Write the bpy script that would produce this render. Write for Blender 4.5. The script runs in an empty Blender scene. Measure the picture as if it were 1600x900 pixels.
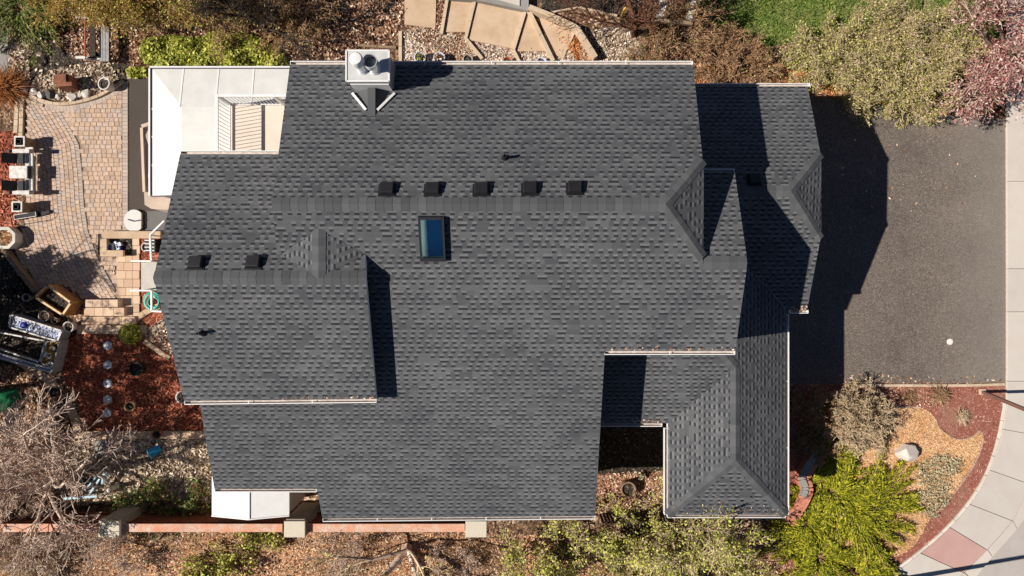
import bpy, bmesh, math, random
import numpy as np
from mathutils import Vector, Matrix
R = math.radians
sc = bpy.context.scene
COL = sc.collection
H, F = 23.0, 1000.0          # drone height (m) and focal length in 1600 px units
P5 = 5/12                    # roof pitch
SUN = Vector((1.06, 0.18, -1.0))

# ------------------------------------------------------------------ helpers
def G(px, py, z=0.0):
    s = (H-z)/F
    return Vector(((px-800)*s, (450-py)*s, z))
def GP(pts, z=0.0): return [G(a, b, z) for a, b in pts]
class Plane:                 # z = c + gx*x + gy*y
    def __init__(s, c, gx, gy): s.c, s.gx, s.gy = c, gx, gy
    def z(s, x, y): return s.c + s.gx*x + s.gy*y
    def px(s, px, py, lift=0):
        a, b = (px-800)/F, (450-py)/F
        t = (H-s.c-lift)/(1+s.gx*a+s.gy*b)
        return Vector((a*t, b*t, H-t))
    def at(s, x, y, lift=0): return Vector((x, y, s.z(x, y)+lift))

def tag(o, label=None, cat=None, group=None, kind=None):
    if label: o['label'] = label
    if cat: o['category'] = cat
    if group: o['group'] = group
    if kind: o['kind'] = kind
    return o
def empty(name, loc=(0,0,0), rz=0, label=None, cat=None, group=None):
    o = bpy.data.objects.new(name, None); COL.objects.link(o)
    o.empty_display_size = .1
    o.location = loc; o.rotation_euler = (0, 0, rz)
    return tag(o, label, cat, group)
def link(name, me, parent=None, mats=()):
    o = bpy.data.objects.new(name, me); COL.objects.link(o)
    for m in mats: me.materials.append(m)
    if parent: o.parent = parent
    return o
def copy_tree(o, parent=None):
    c = o.copy(); COL.objects.link(c); c.parent = parent
    for ch in list(o.children): copy_tree(ch, c)
    return c

class MB:
    def __init__(s): s.v, s.f, s.m = [], [], []
    def add(s, vs, fs, mi=0):
        n = len(s.v); s.v += [tuple(v) for v in vs]
        s.f += [tuple(i+n for i in f) for f in fs]; s.m += [mi]*len(fs); return s
    def box(s, c, d, rz=0, mi=0, top=None, ax=None):
        sx, sy, sz = d[0]/2, d[1]/2, d[2]/2
        t = top or 1.0
        vs = [Vector((x*sx, y*sy, -sz)) for x, y in ((-1,-1),(1,-1),(1,1),(-1,1))] + \
             [Vector((x*sx*t, y*sy*t, sz)) for x, y in ((-1,-1),(1,-1),(1,1),(-1,1))]
        M = Matrix.Rotation(rz, 3, 'Z')
        if ax: M = M @ ax
        vs = [M @ v + Vector(c) for v in vs]
        return s.add(vs, [(0,3,2,1),(4,5,6,7),(0,1,5,4),(1,2,6,5),(2,3,7,6),(3,0,4,7)], mi)
    def bar(s, a, b, w, h=None, mi=0, up=(0,0,1)):
        a, b = Vector(a), Vector(b); d = (b-a).normalized(); h = h or w
        u = Vector(up)
        if abs(d.dot(u)) > .98: u = Vector((0,1,0))
        x = d.cross(u).normalized(); y = x.cross(d).normalized()
        vs = []
        for p in (a, b):
            for i, j in ((-1,-1),(1,-1),(1,1),(-1,1)): vs.append(p + x*i*w/2 + y*j*h/2)
        return s.add(vs, [(0,3,2,1),(4,5,6,7),(0,1,5,4),(1,2,6,5),(2,3,7,6),(3,0,4,7)], mi)
    def tube(s, pts, rs, n=10, mi=0, cap=True):
        pts = [Vector(p) for p in pts]
        if not hasattr(rs, '__len__'): rs = [rs]*len(pts)
        rings = []; prev = None; vs = []
        for i, p in enumerate(pts):
            d = (pts[min(i+1, len(pts)-1)]-pts[max(i-1, 0)]).normalized()
            u = prev if prev is not None else (Vector((0,0,1)) if abs(d.z) < .9 else Vector((1,0,0)))
            x = d.cross(u)
            if x.length < 1e-5: x = d.cross(Vector((.3,1,.2)))
            x.normalize(); y = x.cross(d).normalized(); prev = y
            for k in range(n):
                a = 2*math.pi*k/n
                vs.append(p + x*math.cos(a)*rs[i] + y*math.sin(a)*rs[i])
        fs = []
        for i in range(len(pts)-1):
            for k in range(n):
                k2 = (k+1) % n
                fs.append((i*n+k, i*n+k2, (i+1)*n+k2, (i+1)*n+k))
        if cap:
            fs.append(tuple(range(n-1, -1, -1))); fs.append(tuple((len(pts)-1)*n+k for k in range(n)))
        return s.add(vs, fs, mi)
    def lathe(s, prof, c=(0,0,0), n=24, mi=0, close=False):
        vs = []
        for r, z in prof:
            for k in range(n):
                a = 2*math.pi*k/n
                vs.append((c[0]+r*math.cos(a), c[1]+r*math.sin(a), c[2]+z))
        fs = []
        for i in range(len(prof)-1):
            for k in range(n):
                k2 = (k+1) % n
                fs.append((i*n+k, i*n+k2, (i+1)*n+k2, (i+1)*n+k))
        fs.append(tuple((len(prof)-1)*n+k for k in range(n)))
        if not close: fs.append(tuple(range(n-1, -1, -1)))
        return s.add(vs, fs, mi)
    def prism(s, pts, z0, z1, mi=0):
        pts = [Vector((p[0], p[1], 0)) for p in pts]
        A = sum(pts[i].x*pts[(i+1) % len(pts)].y-pts[(i+1) % len(pts)].x*pts[i].y for i in range(len(pts)))
        if A < 0: pts = pts[::-1]
        n = len(pts)
        vs = [(p.x, p.y, z0) for p in pts]+[(p.x, p.y, z1) for p in pts]
        fs = [tuple(range(n-1, -1, -1)), tuple(range(n, 2*n))]
        fs += [(i, (i+1) % n, (i+1) % n+n, i+n) for i in range(n)]
        return s.add(vs, fs, mi)
    def build(s, name, mats, parent=None, smooth=False, bevel=0):
        me = bpy.data.meshes.new(name)
        me.from_pydata(s.v, [], s.f)
        if not isinstance(mats, (list, tuple)): mats = [mats]
        for m in mats: me.materials.append(m)
        me.polygons.foreach_set('material_index', s.m)
        me.update()
        o = bpy.data.objects.new(name, me); COL.objects.link(o)
        if parent: o.parent = parent
        if smooth:
            me.polygons.foreach_set('use_smooth', [True]*len(me.polygons))
            try: me.set_sharp_from_angle(angle=R(38))
            except Exception: pass
        if bevel:
            bm = o.modifiers.new('bevel', 'BEVEL'); bm.width = bevel; bm.segments = 2; bm.limit_method = 'ANGLE'
        return o

def np_mesh(name, V, Fq, mats, parent=None, mi=None):
    me = bpy.data.meshes.new(name)
    nv, nf, k = len(V), len(Fq), Fq.shape[1]
    me.vertices.add(nv); me.vertices.foreach_set('co', V.astype(np.float32).ravel())
    me.loops.add(nf*k); me.loops.foreach_set('vertex_index', Fq.astype(np.int32).ravel())
    me.polygons.add(nf)
    me.polygons.foreach_set('loop_start', np.arange(0, nf*k, k, dtype=np.int32))
    me.polygons.foreach_set('loop_total', np.full(nf, k, dtype=np.int32))
    if not isinstance(mats, (list, tuple)): mats = [mats]
    for m in mats: me.materials.append(m)
    if mi is not None: me.polygons.foreach_set('material_index', mi.astype(np.int32))
    me.update(calc_edges=True); me.validate()
    o = bpy.data.objects.new(name, me); COL.objects.link(o)
    if parent: o.parent = parent
    return o

# ------------------------------------------------------------------ materials
class NT:
    def __init__(s, name):
        s.mat = bpy.data.materials.new(name); s.mat.use_nodes = True
        s.t = s.mat.node_tree; s.b = s.t.nodes['Principled BSDF']
    def n(s, typ, **kw):
        nd = s.t.nodes.new(typ)
        for k, v in kw.items():
            if k.startswith('i_'):
                key = k[2:]
                nd.inputs[int(key) if key.isdigit() else key].default_value = v
            else: setattr(nd, k, v)
        return nd
    def l(s, a, b): s.t.links.new(a, b)
    def math(s, op, a, b=None, c=None):
        nd = s.n('ShaderNodeMath', operation=op)
        for i, x in enumerate((a, b, c)):
            if x is None: continue
            if hasattr(x, 'links'): s.l(x, nd.inputs[i])
            else: nd.inputs[i].default_value = x
        return nd.outputs[0]
    def ramp(s, fac, cols, interp='LINEAR'):
        nd = s.n('ShaderNodeValToRGB'); cr = nd.color_ramp; cr.interpolation = interp
        n = len(cols)
        for i, c in enumerate(cols):
            pos, col = c if (len(c) == 2 and hasattr(c[1], '__len__')) else (i/max(1, n-(0 if interp == 'CONSTANT' else 1)), c)
            e = cr.elements[i] if i < 2 else cr.elements.new(pos)
            e.position = pos; e.color = (*col, 1)
        s.l(fac, nd.inputs[0]); return nd.outputs[0]
    def mix(s, fac, a, b, mode='MIX'):
        nd = s.n('ShaderNodeMix', data_type='RGBA', blend_type=mode)
        for i, x in ((0, fac), (6, a), (7, b)):
            if hasattr(x, 'links'): s.l(x, nd.inputs[i])
            elif i == 0: nd.inputs[0].default_value = x
            else: nd.inputs[i].default_value = (*x, 1)
        return nd.outputs[2]
    def noise(s, scale, detail=3, vec=None, rough=.55):
        nd = s.n('ShaderNodeTexNoise'); nd.inputs['Scale'].default_value = scale
        nd.inputs['Detail'].default_value = detail; nd.inputs['Roughness'].default_value = rough
        if vec is not None: s.l(vec, nd.inputs['Vector'])
        return nd.outputs['Fac']
    def obj(s): return s.n('ShaderNodeTexCoord').outputs['Object']
    def wpos(s): return s.n('ShaderNodeNewGeometry').outputs['Position']
    def bump(s, h, strength=.5, dist=.02):
        nd = s.n('ShaderNodeBump'); nd.inputs['Strength'].default_value = strength; nd.inputs['Distance'].default_value = dist
        s.l(h, nd.inputs['Height']); s.l(nd.outputs[0], s.b.inputs['Normal'])
    def fin(s, col, rough=.85, spec=.25, metal=0):
        if hasattr(col, 'links'): s.l(col, s.b.inputs['Base Color'])
        else: s.b.inputs['Base Color'].default_value = (*col, 1)
        s.b.inputs['Roughness'].default_value = rough; s.b.inputs['Specular IOR Level'].default_value = spec
        s.b.inputs['Metallic'].default_value = metal
        return s.mat

def plain(name, col, rough=.6, var=.12, scale=6, spec=.3, metal=0, bump=0):
    t = NT(name); v = t.noise(scale, 4, t.wpos())
    c2 = tuple(max(0, x*(1-var)) for x in col); c1 = tuple(min(1, x*(1+var)) for x in col)
    c = t.ramp(v, [(.3, c2), (.7, c1)])
    if bump: t.bump(v, bump, .01)
    return t.fin(c, rough, spec, metal)

GAIN = {'tan_gravel': 1.0, 'pink_gravel': 1.05, 'river_rock': 1.25, 'dry_bark_slope': 2.2, 'leaf_litter_soil': 1.5, 'dark_garden_soil': 1.1, 'dry_golden_lawn': 1.3, 'pale_boulder': .95, 'weathered_rail': 1.0, 'fine_red_mulch': 1.0, 'red_bark_mulch': 1.1, 'green_lawn': 1.1}
LG = {'dry_leaf': 1.75, 'pale_stone_chip': .95, 'red_bark_chip': 1.15, 'dry_grass_blade': 1.15, 'pale_twig': 1.6, 'tan_twig': 1.5, 'brown_twig': 1.9, 'golden_twig': 1.7, 'rust_grass': 1.5, 'dark_conifer': 1.2, 'bright_juniper': 1.35, 'mid_green_leaf': 1.6, 'purple_plum_leaf': 1.5, 'olive_leaf': 1.75, 'yellow_green_leaf': 1.75, 'lawn_blade': 1.05, 'grey_green_leaf': 1.75}
def chips(name, cols, cell=.06, stretch=1.0, patch=None, pscale=.8, bump=.7, dark=.0, rough=.9, pm=(.42, .6), shiny=.15):
    k_ = GAIN.get(name, 1.25)
    up_ = lambda cs: [(a, tuple(min(.92, x*k_) for x in c)) for a, c in cs]
    cols = up_(cols); patch = up_(patch) if patch else None
    t = NT(name); p = t.wpos(); vec = p
    if stretch != 1:
        w = t.n('ShaderNodeTexNoise'); w.inputs['Scale'].default_value = 3; t.l(p, w.inputs['Vector'])
        m0 = t.n('ShaderNodeVectorMath', operation='MULTIPLY_ADD'); t.l(w.outputs['Color'], m0.inputs[0]); m0.inputs[1].default_value = (.6,.6,.6); t.l(p, m0.inputs[2])
        m = t.n('ShaderNodeMapping'); m.inputs['Scale'].default_value = (1, stretch, 1); m.inputs['Rotation'].default_value = (0,0,.6)
        t.l(m0.outputs[0], m.inputs['Vector']); vec = m.outputs[0]
    vo = t.n('ShaderNodeTexVoronoi'); vo.inputs['Scale'].default_value = 1/cell; t.l(vec, vo.inputs['Vector'])
    sx = t.n('ShaderNodeSeparateColor'); t.l(vo.outputs['Color'], sx.inputs[0])
    c = t.ramp(sx.outputs[0], cols)
    if patch:
        f = t.ramp(t.noise(pscale, 5, p, .65), [(pm[0], (0,0,0)), (pm[1], (1,1,1))])
        c = t.mix(f, c, t.ramp(sx.outputs[1], patch))
    h = t.math('MULTIPLY', vo.outputs['Distance'], -1.0)
    h2 = t.math('ADD', h, t.math('MULTIPLY', sx.outputs[2], .6))
    t.bump(h2, bump, cell*.55)
    return t.fin(c, rough, shiny)

def leafmat(name, cols, rough=.6, trans=.25):
    cols = [(a, tuple(min(.92, x*LG.get(name, 1.4)) for x in c)) for a, c in cols]
    t = NT(name); g = t.n('ShaderNodeNewGeometry'); c = t.ramp(g.outputs['Random Per Island'], cols)
    t.fin(c, rough, .2)
    if trans:
        tr = t.n('ShaderNodeBsdfTranslucent'); t.l(c, tr.inputs[0])
        mx = t.n('ShaderNodeMixShader'); mx.inputs[0].default_value = trans
        t.l(t.b.outputs[0], mx.inputs[1]); t.l(tr.outputs[0], mx.inputs[2])
        t.l(mx.outputs[0], t.t.nodes['Material Output'].inputs[0])
    return t.mat

def shingle_mat(name='asphalt_shingle'):
    t = NT(name)
    uv = t.n('ShaderNodeUVMap').outputs[0]
    s = t.n('ShaderNodeSeparateXYZ'); t.l(uv, s.inputs[0]); u, v = s.outputs[0], s.outputs[1]
    wob = t.math('MULTIPLY', t.math('SUBTRACT', t.noise(1.1, 2, uv), .5), .02)
    vv = t.math('DIVIDE', t.math('ADD', v, wob), .143)
    row = t.math('FLOOR', vv); fv = t.math('FRACT', vv)
    def wn(a, b, k):
        c = t.n('ShaderNodeCombineXYZ'); t.l(a, c.inputs[0]); t.l(b, c.inputs[1]); c.inputs[2].default_value = k
        w = t.n('ShaderNodeTexWhiteNoise', noise_dimensions='3D'); t.l(c.outputs[0], w.inputs['Vector']); return w.outputs['Value']
    off = wn(row, row, 1.7)
    uu = t.math('ADD', t.math('DIVIDE', u, .118), t.math('MULTIPLY', off, 9.0))
    # jitter the tab edges so widths vary
    ju = t.math('ADD', uu, t.math('MULTIPLY', t.math('SUBTRACT', t.noise(2.4, 1, uv), .5), .9))
    pair = t.math('FLOOR', t.math('DIVIDE', ju, 2.0)); half = t.math('FLOOR', t.math('MULTIPLY', t.math('FRACT', t.math('DIVIDE', ju, 2.0)), 2.0))
    r1 = wn(pair, row, 3.1); r2 = wn(t.math('FLOOR', ju), row, 8.3); r3 = wn(t.math('FLOOR', t.math('DIVIDE', ju, 5.0)), row, 5.5)
    # tab on: alternate halves, some dropped, some doubled
    flip = t.math('GREATER_THAN', r1, .92); gone = t.math('GREATER_THAN', r2, .92)
    tab = t.math('MULTIPLY', t.math('ABSOLUTE', t.math('SUBTRACT', half, flip)), t.math('SUBTRACT', 1.0, gone))
    def band(a, b, e=.07):
        x = t.n('ShaderNodeMapRange', interpolation_type='SMOOTHSTEP'); t.l(fv, x.inputs[0])
        x.inputs[1].default_value = a-e; x.inputs[2].default_value = a+e
        y = t.n('ShaderNodeMapRange', interpolation_type='SMOOTHSTEP'); t.l(fv, y.inputs[0])
        y.inputs[1].default_value = b-e; y.inputs[2].default_value = b+e
        return t.math('SUBTRACT', x.outputs[0], y.outputs[0])
    dk = t.math('MULTIPLY', band(.06, .46, .06), tab); lt = t.math('MULTIPLY', band(.48, .92, .08), tab)
    line = t.math('MULTIPLY', band(.38, .46, .04), .25)
    base = t.ramp(r3, [(.0, (.072,.075,.082)), (.5, (.091,.094,.101)), (1, (.112,.115,.122))])
    c = t.mix(t.math('MULTIPLY', lt, .85), base, (.152,.156,.166))
    c = t.mix(t.math('MULTIPLY', dk, .9), c, (.022,.023,.027))
    c = t.mix(line, c, (.02,.021,.024))
    g = t.noise(95, 2, uv); big = t.noise(.35, 4, t.wpos())
    c = t.mix(.5, c, t.ramp(g, [(.25, (.45,.45,.45)), (.75, (1.5,1.5,1.5))]), 'MULTIPLY')
    c = t.mix(.55, c, t.ramp(big, [(.3, (.78,.78,.80)), (.7, (1.18,1.17,1.15))]), 'MULTIPLY')
    mp = t.n('ShaderNodeMapping'); mp.inputs['Scale'].default_value = (1.3, .16, 1); t.l(uv, mp.inputs['Vector'])
    c = t.mix(.6, c, t.ramp(t.noise(1.0, 5, mp.outputs[0], .65), [(.28, (.82,.83,.86)), (.5, (1,1,1)), (.75, (1.16,1.14,1.10))]), 'MULTIPLY')
    c = t.mix(.5, c, t.ramp(wn(t.math('FLOOR', t.math('DIVIDE', ju, 8.0)), t.math('FLOOR', t.math('DIVIDE', row, 2.0)), 2.2), [(0, (.86,.86,.87)), (1, (1.14,1.14,1.13))]), 'MULTIPLY')
    h = t.math('ADD', t.math('MULTIPLY', lt, .9), t.math('MULTIPLY', t.math('SUBTRACT', 1.0, fv), .35))
    t.bump(h, .35, .008)
    return t.fin(c, .95, .12)

M = {}
M['shingle'] = shingle_mat()
t = NT('ridge_cap_shingle'); g = t.n('ShaderNodeNewGeometry')
c = t.ramp(g.outputs['Random Per Island'], [(0, (.070,.073,.079)), (.5, (.086,.089,.095)), (1, (.106,.109,.115))])
c = t.mix(.5, c, t.ramp(t.noise(90, 2, t.wpos()), [(.25, (.5,.5,.5)), (.75, (1.4,1.4,1.4))]), 'MULTIPLY'); M['ridge'] = t.fin(c, .95, .1)
M['white'] = plain('white_metal', (.72,.71,.70), .45, .04, 3)
M['gutter_in'] = plain('gutter_liner', (.50,.43,.39), .7, .25, 8)
M['cover_white'] = plain('white_roof_panel', (.62,.61,.585), .5, .06, 2.2)
M['purple'] = plain('dark_edge_seal', (.05,.035,.07), .5)
t = NT('lap_siding'); s_ = t.n('ShaderNodeSeparateXYZ'); t.l(t.wpos(), s_.inputs[0])
fz = t.math('FRACT', t.math('DIVIDE', s_.outputs[2], .16)); t.bump(fz, .6, .015)
M['siding'] = t.fin(t.ramp(fz, [(0, (.20,.18,.16)), (.12, (.32,.29,.26)), (1, (.34,.31,.28))]), .7)
M['chimney_metal'] = plain('galvanized_metal', (.50,.50,.50), .5, .10, 4, .4, .1)
M['flue_metal'] = plain('flue_metal', (.62,.63,.65), .35, .12, 9, .5, .6)
M['flue_dark'] = plain('flue_inside', (.10,.12,.15), .6)
M['chimney_face'] = plain('grey_chimney_siding', (.30,.28,.27), .7)
M['deck'] = plain('beige_deck_coating', (.64,.55,.47), .7, .05, 2)
M['black'] = plain('black_plastic', (.012,.012,.013), .5, .3)
M['vent'] = plain('brown_vent_metal', (.013,.012,.014), .45, .2, 5, .4)
M['frame_dark'] = plain('dark_skylight_frame', (.008,.008,.012), .5, .1, 5, .5)
M['shaft'] = plain('pale_shaft_wall', (.80,.86,.84), .7, .02)
M['deep_blue'] = plain('dark_blue_blind', (.010,.15,.46), .5, .03)
t = NT('skylight_glass'); tr = t.n('ShaderNodeBsdfTransparent'); tr.inputs[0].default_value = (.70,.84,.88,1)
gl = t.n('ShaderNodeBsdfGlossy'); gl.inputs['Roughness'].default_value = .03; mx = t.n('ShaderNodeMixShader'); mx.inputs[0].default_value = .08
t.l(tr.outputs[0], mx.inputs[1]); t.l(gl.outputs[0], mx.inputs[2]); t.l(mx.outputs[0], t.t.nodes['Material Output'].inputs[0]); M['glass'] = t.mat

# ground materials
LIT = [(0, (.03,.018,.012)), (.35, (.09,.05,.03)), (.7, (.20,.115,.07)), (1, (.46,.34,.25))]
M['litter'] = chips('leaf_litter_soil', LIT, .07, 1, [(0, (.02,.013,.009)), (.6, (.07,.042,.024)), (1, (.18,.11,.06))], .5, .8)
M['slope'] = chips('dry_bark_slope', [(0, (.08,.035,.018)), (.4, (.22,.10,.05)), (.75, (.36,.19,.10)), (1, (.55,.38,.25))], .06, 2.2,
                   [(0, (.03,.02,.012)), (.6, (.13,.075,.042)), (1, (.30,.20,.12))], .55, .8)
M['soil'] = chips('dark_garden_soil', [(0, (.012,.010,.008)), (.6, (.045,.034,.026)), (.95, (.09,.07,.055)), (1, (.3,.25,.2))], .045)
M['redmulch'] = chips('red_bark_mulch', [(0, (.11,.028,.016)), (.4, (.26,.065,.035)), (.75, (.40,.12,.07)), (1, (.62,.30,.20))], .06, 1.7, None, 1, .8)
M['yardmulch'] = chips('fine_red_mulch', [(0, (.17,.055,.038)), (.5, (.27,.095,.068)), (.9, (.34,.14,.10)), (1, (.6,.4,.32))], .035, 1.3, [(0, (.20,.10,.07)), (1, (.38,.23,.17))], .6, .35, pm=(.5,.75))
M['orange'] = chips('orange_pine_bark', [(0, (.16,.05,.02)), (.4, (.40,.15,.06)), (.8, (.58,.28,.13)), (1, (.72,.46,.28))], .06, 2.0)
M['courtmulch'] = chips('court_bark_mulch', [(0, (.07,.03,.018)), (.4, (.22,.10,.06)), (.75, (.38,.20,.13)), (1, (.55,.36,.26))], .05, 1.8)
M['gravel'] = chips('tan_gravel', [(0, (.16,.11,.085)), (.35, (.36,.26,.20)), (.75, (.55,.43,.35)), (1, (.78,.70,.62))], .075, 1, None, 1, .9)
M['pinkgravel'] = chips('pink_gravel', [(0, (.20,.13,.10)), (.35, (.44,.32,.26)), (.75, (.62,.50,.43)), (1, (.80,.72,.66))], .06, 1, [(0, (.16,.085,.05)), (1, (.46,.30,.20))], .9, .8, pm=(.55,.68))
M['riverrock'] = chips('river_rock', [(0, (.10,.08,.065)), (.4, (.28,.22,.17)), (.75, (.48,.40,.32)), (1, (.72,.64,.54))], .10, 1, None, 1, .9)
M['drylawn'] = chips('dry_golden_lawn', [(0, (.38,.23,.12)), (.5, (.56,.37,.21)), (1, (.72,.52,.33))], .03, 2.2, [(0, (.30,.14,.06)), (1, (.56,.32,.15))], .9, .5)
M['lawn'] = chips('green_lawn', [(0, (.035,.07,.012)), (.5, (.10,.17,.03)), (1, (.24,.30,.07))], .04, 2, [(0, (.06,.08,.02)), (1, (.30,.28,.11))], .9, .6)
M['greycover'] = chips('grey_green_cover', [(0, (.10,.10,.055)), (.5, (.20,.20,.115)), (1, (.36,.32,.22))], .035, 1, [(0, (.22,.16,.11)), (1, (.42,.33,.25))], 1.4, .8)
t = NT('driveway_asphalt'); p = t.wpos()
vo = t.n('ShaderNodeTexVoronoi'); vo.inputs['Scale'].default_value = 38; t.l(p, vo.inputs['Vector']); sp = t.n('ShaderNodeSeparateColor'); t.l(vo.outputs['Color'], sp.inputs[0])
c = t.ramp(sp.outputs[0], [(0, (.084,.070,.061)), (.5, (.136,.114,.100)), (.95, (.190,.160,.140)), (1, (.26,.225,.20))])
c = t.mix(.8, c, t.ramp(t.noise(.55, 6, p, .65), [(.28, (.66,.66,.68)), (.45, (.98,.97,.96)), (.58, (1.05,1.03,1)), (.74, (1.42,1.36,1.28))]), 'MULTIPLY')
sx = t.n('ShaderNodeSeparateXYZ'); t.l(p, sx.inputs[0])
dust = t.n('ShaderNodeMapRange', interpolation_type='SMOOTHSTEP'); t.l(t.math('ADD', sx.outputs[0], t.math('MULTIPLY', t.noise(.7, 4, p), 2.2)), dust.inputs[0]); dust.inputs[1].default_value = 15.6; dust.inputs[2].default_value = 19.2
c = t.mix(t.math('MULTIPLY', dust.outputs[0], .5), c, (.25,.22,.195)); t.bump(vo.outputs['Distance'], .4, .01)
M['asphalt'] = t.fin(c, .92, .2)
def concrete(name, col, stain=(.8,.78,.75)):
    t = NT(name); p = t.wpos(); g = t.n('ShaderNodeNewGeometry')
    c = t.mix(1, col, t.ramp(t.noise(1.4, 6, p, .7), [(.3, stain), (.6, (1,1,1))]), 'MULTIPLY')
    c = t.mix(1, c, t.ramp(g.outputs['Random Per Island'], [(0, (.93,.93,.93)), (1, (1.04,1.03,1.02))]), 'MULTIPLY')
    c = t.mix(1, c, t.ramp(t.noise(60, 2, p), [(.25, (.88,.88,.88)), (.75, (1.08,1.08,1.08))]), 'MULTIPLY')
    return t.fin(c, .9, .2)
M['sidewalk'] = concrete('sidewalk_concrete', (.54,.495,.455), (.93,.92,.91))
M['pink'] = concrete('pink_concrete', (.50,.315,.285), (.9,.88,.86))
M['road'] = concrete('street_concrete', (.45,.41,.385), (.9,.89,.88))
M['joint'] = plain('joint_dirt', (.29,.215,.16), .95, .3, 8)
M['slab'] = concrete('tan_slab', (.56,.42,.30), (.80,.74,.68))
M['edging'] = concrete('tan_edging', (.58,.46,.34), (.78,.74,.7))
M['pebble'] = concrete('pink_border_stone', (.52,.36,.27), (.7,.68,.66))
M['greyslab'] = concrete('grey_slab', (.30,.29,.28))
M['palestone'] = concrete('pale_stone', (.66,.62,.56))
M['darkpad'] = plain('dark_rubber_pad', (.070,.056,.048), .9, .06, 2)
M['greypad'] = plain('grey_pad', (.14,.135,.135), .9, .06, 2)
t = NT('paver_stone'); g = t.n('ShaderNodeNewGeometry')
c = t.ramp(g.outputs['Random Per Island'], [(0, (.40,.295,.24)), (.25, (.49,.35,.255)), (.55, (.55,.39,.29)), (.8, (.53,.40,.33)), (1, (.43,.36,.32))])
c = t.mix(.8, c, t.ramp(t.noise(14, 4, t.wpos()), [(.3, (.72,.72,.72)), (.7, (1.2,1.2,1.2))]), 'MULTIPLY'); M['paver'] = t.fin(c, .9, .15)
t = NT('grey_paver_stone'); g = t.n('ShaderNodeNewGeometry')
c = t.ramp(g.outputs['Random Per Island'], [(0, (.37,.30,.26)), (.5, (.44,.365,.315)), (1, (.50,.40,.335))]); M['greypaver'] = t.fin(c, .9, .15)
t = NT('step_paver_stone'); g = t.n('ShaderNodeNewGeometry')
c = t.ramp(g.outputs['Random Per Island'], [(0, (.52,.36,.25)), (.5, (.60,.43,.31)), (1, (.66,.48,.35))])
c = t.mix(.6, c, t.ramp(t.noise(20, 4, t.wpos()), [(.3, (.85,.85,.85)), (.7, (1.1,1.1,1.1))]), 'MULTIPLY'); M['steppaver'] = t.fin(c, .9, .15)
t = NT('garden_stone'); g = t.n('ShaderNodeObjectInfo')
c = t.ramp(t.noise(7, 5, t.wpos()), [(.3, (.40,.36,.32)), (.7, (.72,.66,.60))]); t.bump(t.noise(20, 4, t.wpos()), .5, .02); M['stone'] = t.fin(c, .9)
M['bouldertone'] = plain('pale_boulder_stone', (.56,.49,.45), .9, .16, 5, .2, 0, .25)
M['darkstone'] = plain('dark_garden_rock', (.07,.068,.07), .8, .4, 9)
M['boulder'] = chips('pale_boulder', [(0, (.50,.44,.40)), (1, (.68,.62,.58))], .5, 1, [(0, (.50,.40,.34)), (1, (.58,.48,.42))], 1.2, .1)
M['fence'] = plain('red_brown_stain', (.17,.048,.026), .7, .25, 7)
M['rail'] = chips('weathered_rail', [(0, (.52,.30,.22)), (1, (.62,.47,.38))], .2, 3, [(0, (.60,.25,.15)), (1, (.62,.34,.22))], 2, .1)
M['pillar'] = plain('grey_stucco', (.30,.26,.21), .9, .12, 5)
M['pillarcap'] = plain('cream_cap_stone', (.56,.50,.40), .9, .1, 30)
M['wood'] = plain('orange_cedar', (.42,.20,.065), .7, .3, 6)
M['woodrim'] = plain('pale_wood_edge', (.66,.46,.27), .7, .2, 8)
M['oldwood'] = plain('weathered_wood', (.24,.165,.105), .85, .3, 9)
M['greywood'] = plain('grey_bench_wood', (.30,.29,.29), .8, .2, 9)
M['redmetal'] = plain('red_painted_bar', (.30,.07,.04), .6)
M['rust'] = plain('rusted_steel', (.20,.080,.045), .85, .35, 7)
M['terra'] = plain('terracotta', (.46,.15,.06), .8)
M['tanpot'] = plain('tan_glazed_pot', (.50,.36,.18), .6)
M['greypot'] = plain('grey_clay_pot', (.36,.31,.27), .8, .2)
M['palepot'] = plain('pale_clay_pot', (.66,.60,.56), .7, .1)
M['bluepot'] = plain('blue_white_pot', (.58,.60,.72), .5, .1)
M['blackpot'] = plain('black_pot', (.02,.018,.017), .5, .2)
M['resin'] = plain('white_resin', (.58,.55,.52), .6, .25, 9)
M['cushion'] = plain('dark_sling_fabric', (.035,.033,.037), .8, .2)
M['tan'] = plain('tan_canvas', (.60,.47,.38), .85, .06, 4, bump=.2)
M['table'] = plain('pale_lid_finish', (.60,.58,.56), .7, .05, 4)
M['teal'] = plain('teal_hose', (.05,.50,.40), .4, .2)
M['green'] = plain('green_plastic', (.008,.12,.045), .5, .2)
M['blue'] = plain('blue_plastic', (.02,.22,.42), .4, .2)
M['paleblue'] = plain('pale_blue_paint', (.35,.52,.62), .5, .15)
M['sheet'] = plain('blue_white_sheet', (.40,.43,.55), .6, .5, 5)
M['ochre'] = plain('ochre_board', (.30,.17,.035), .7, .25)
M['cobalt'] = plain('cobalt_glass', (.02,.03,.25), .2)
M['brick'] = plain('salmon_brick', (.52,.20,.13), .8, .2, 9)
M['glasscap'] = plain('pale_hex_glass', (.50,.54,.60), .35, .15, 20)
M['drain'] = plain('white_cover', (.70,.66,.62), .6)
M['brownsteel'] = plain('brown_painted_steel', (.16,.085,.065), .5, .1)
M['tinygrey'] = plain('grey_cloth', (.42,.41,.40), .9, .2)
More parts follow.
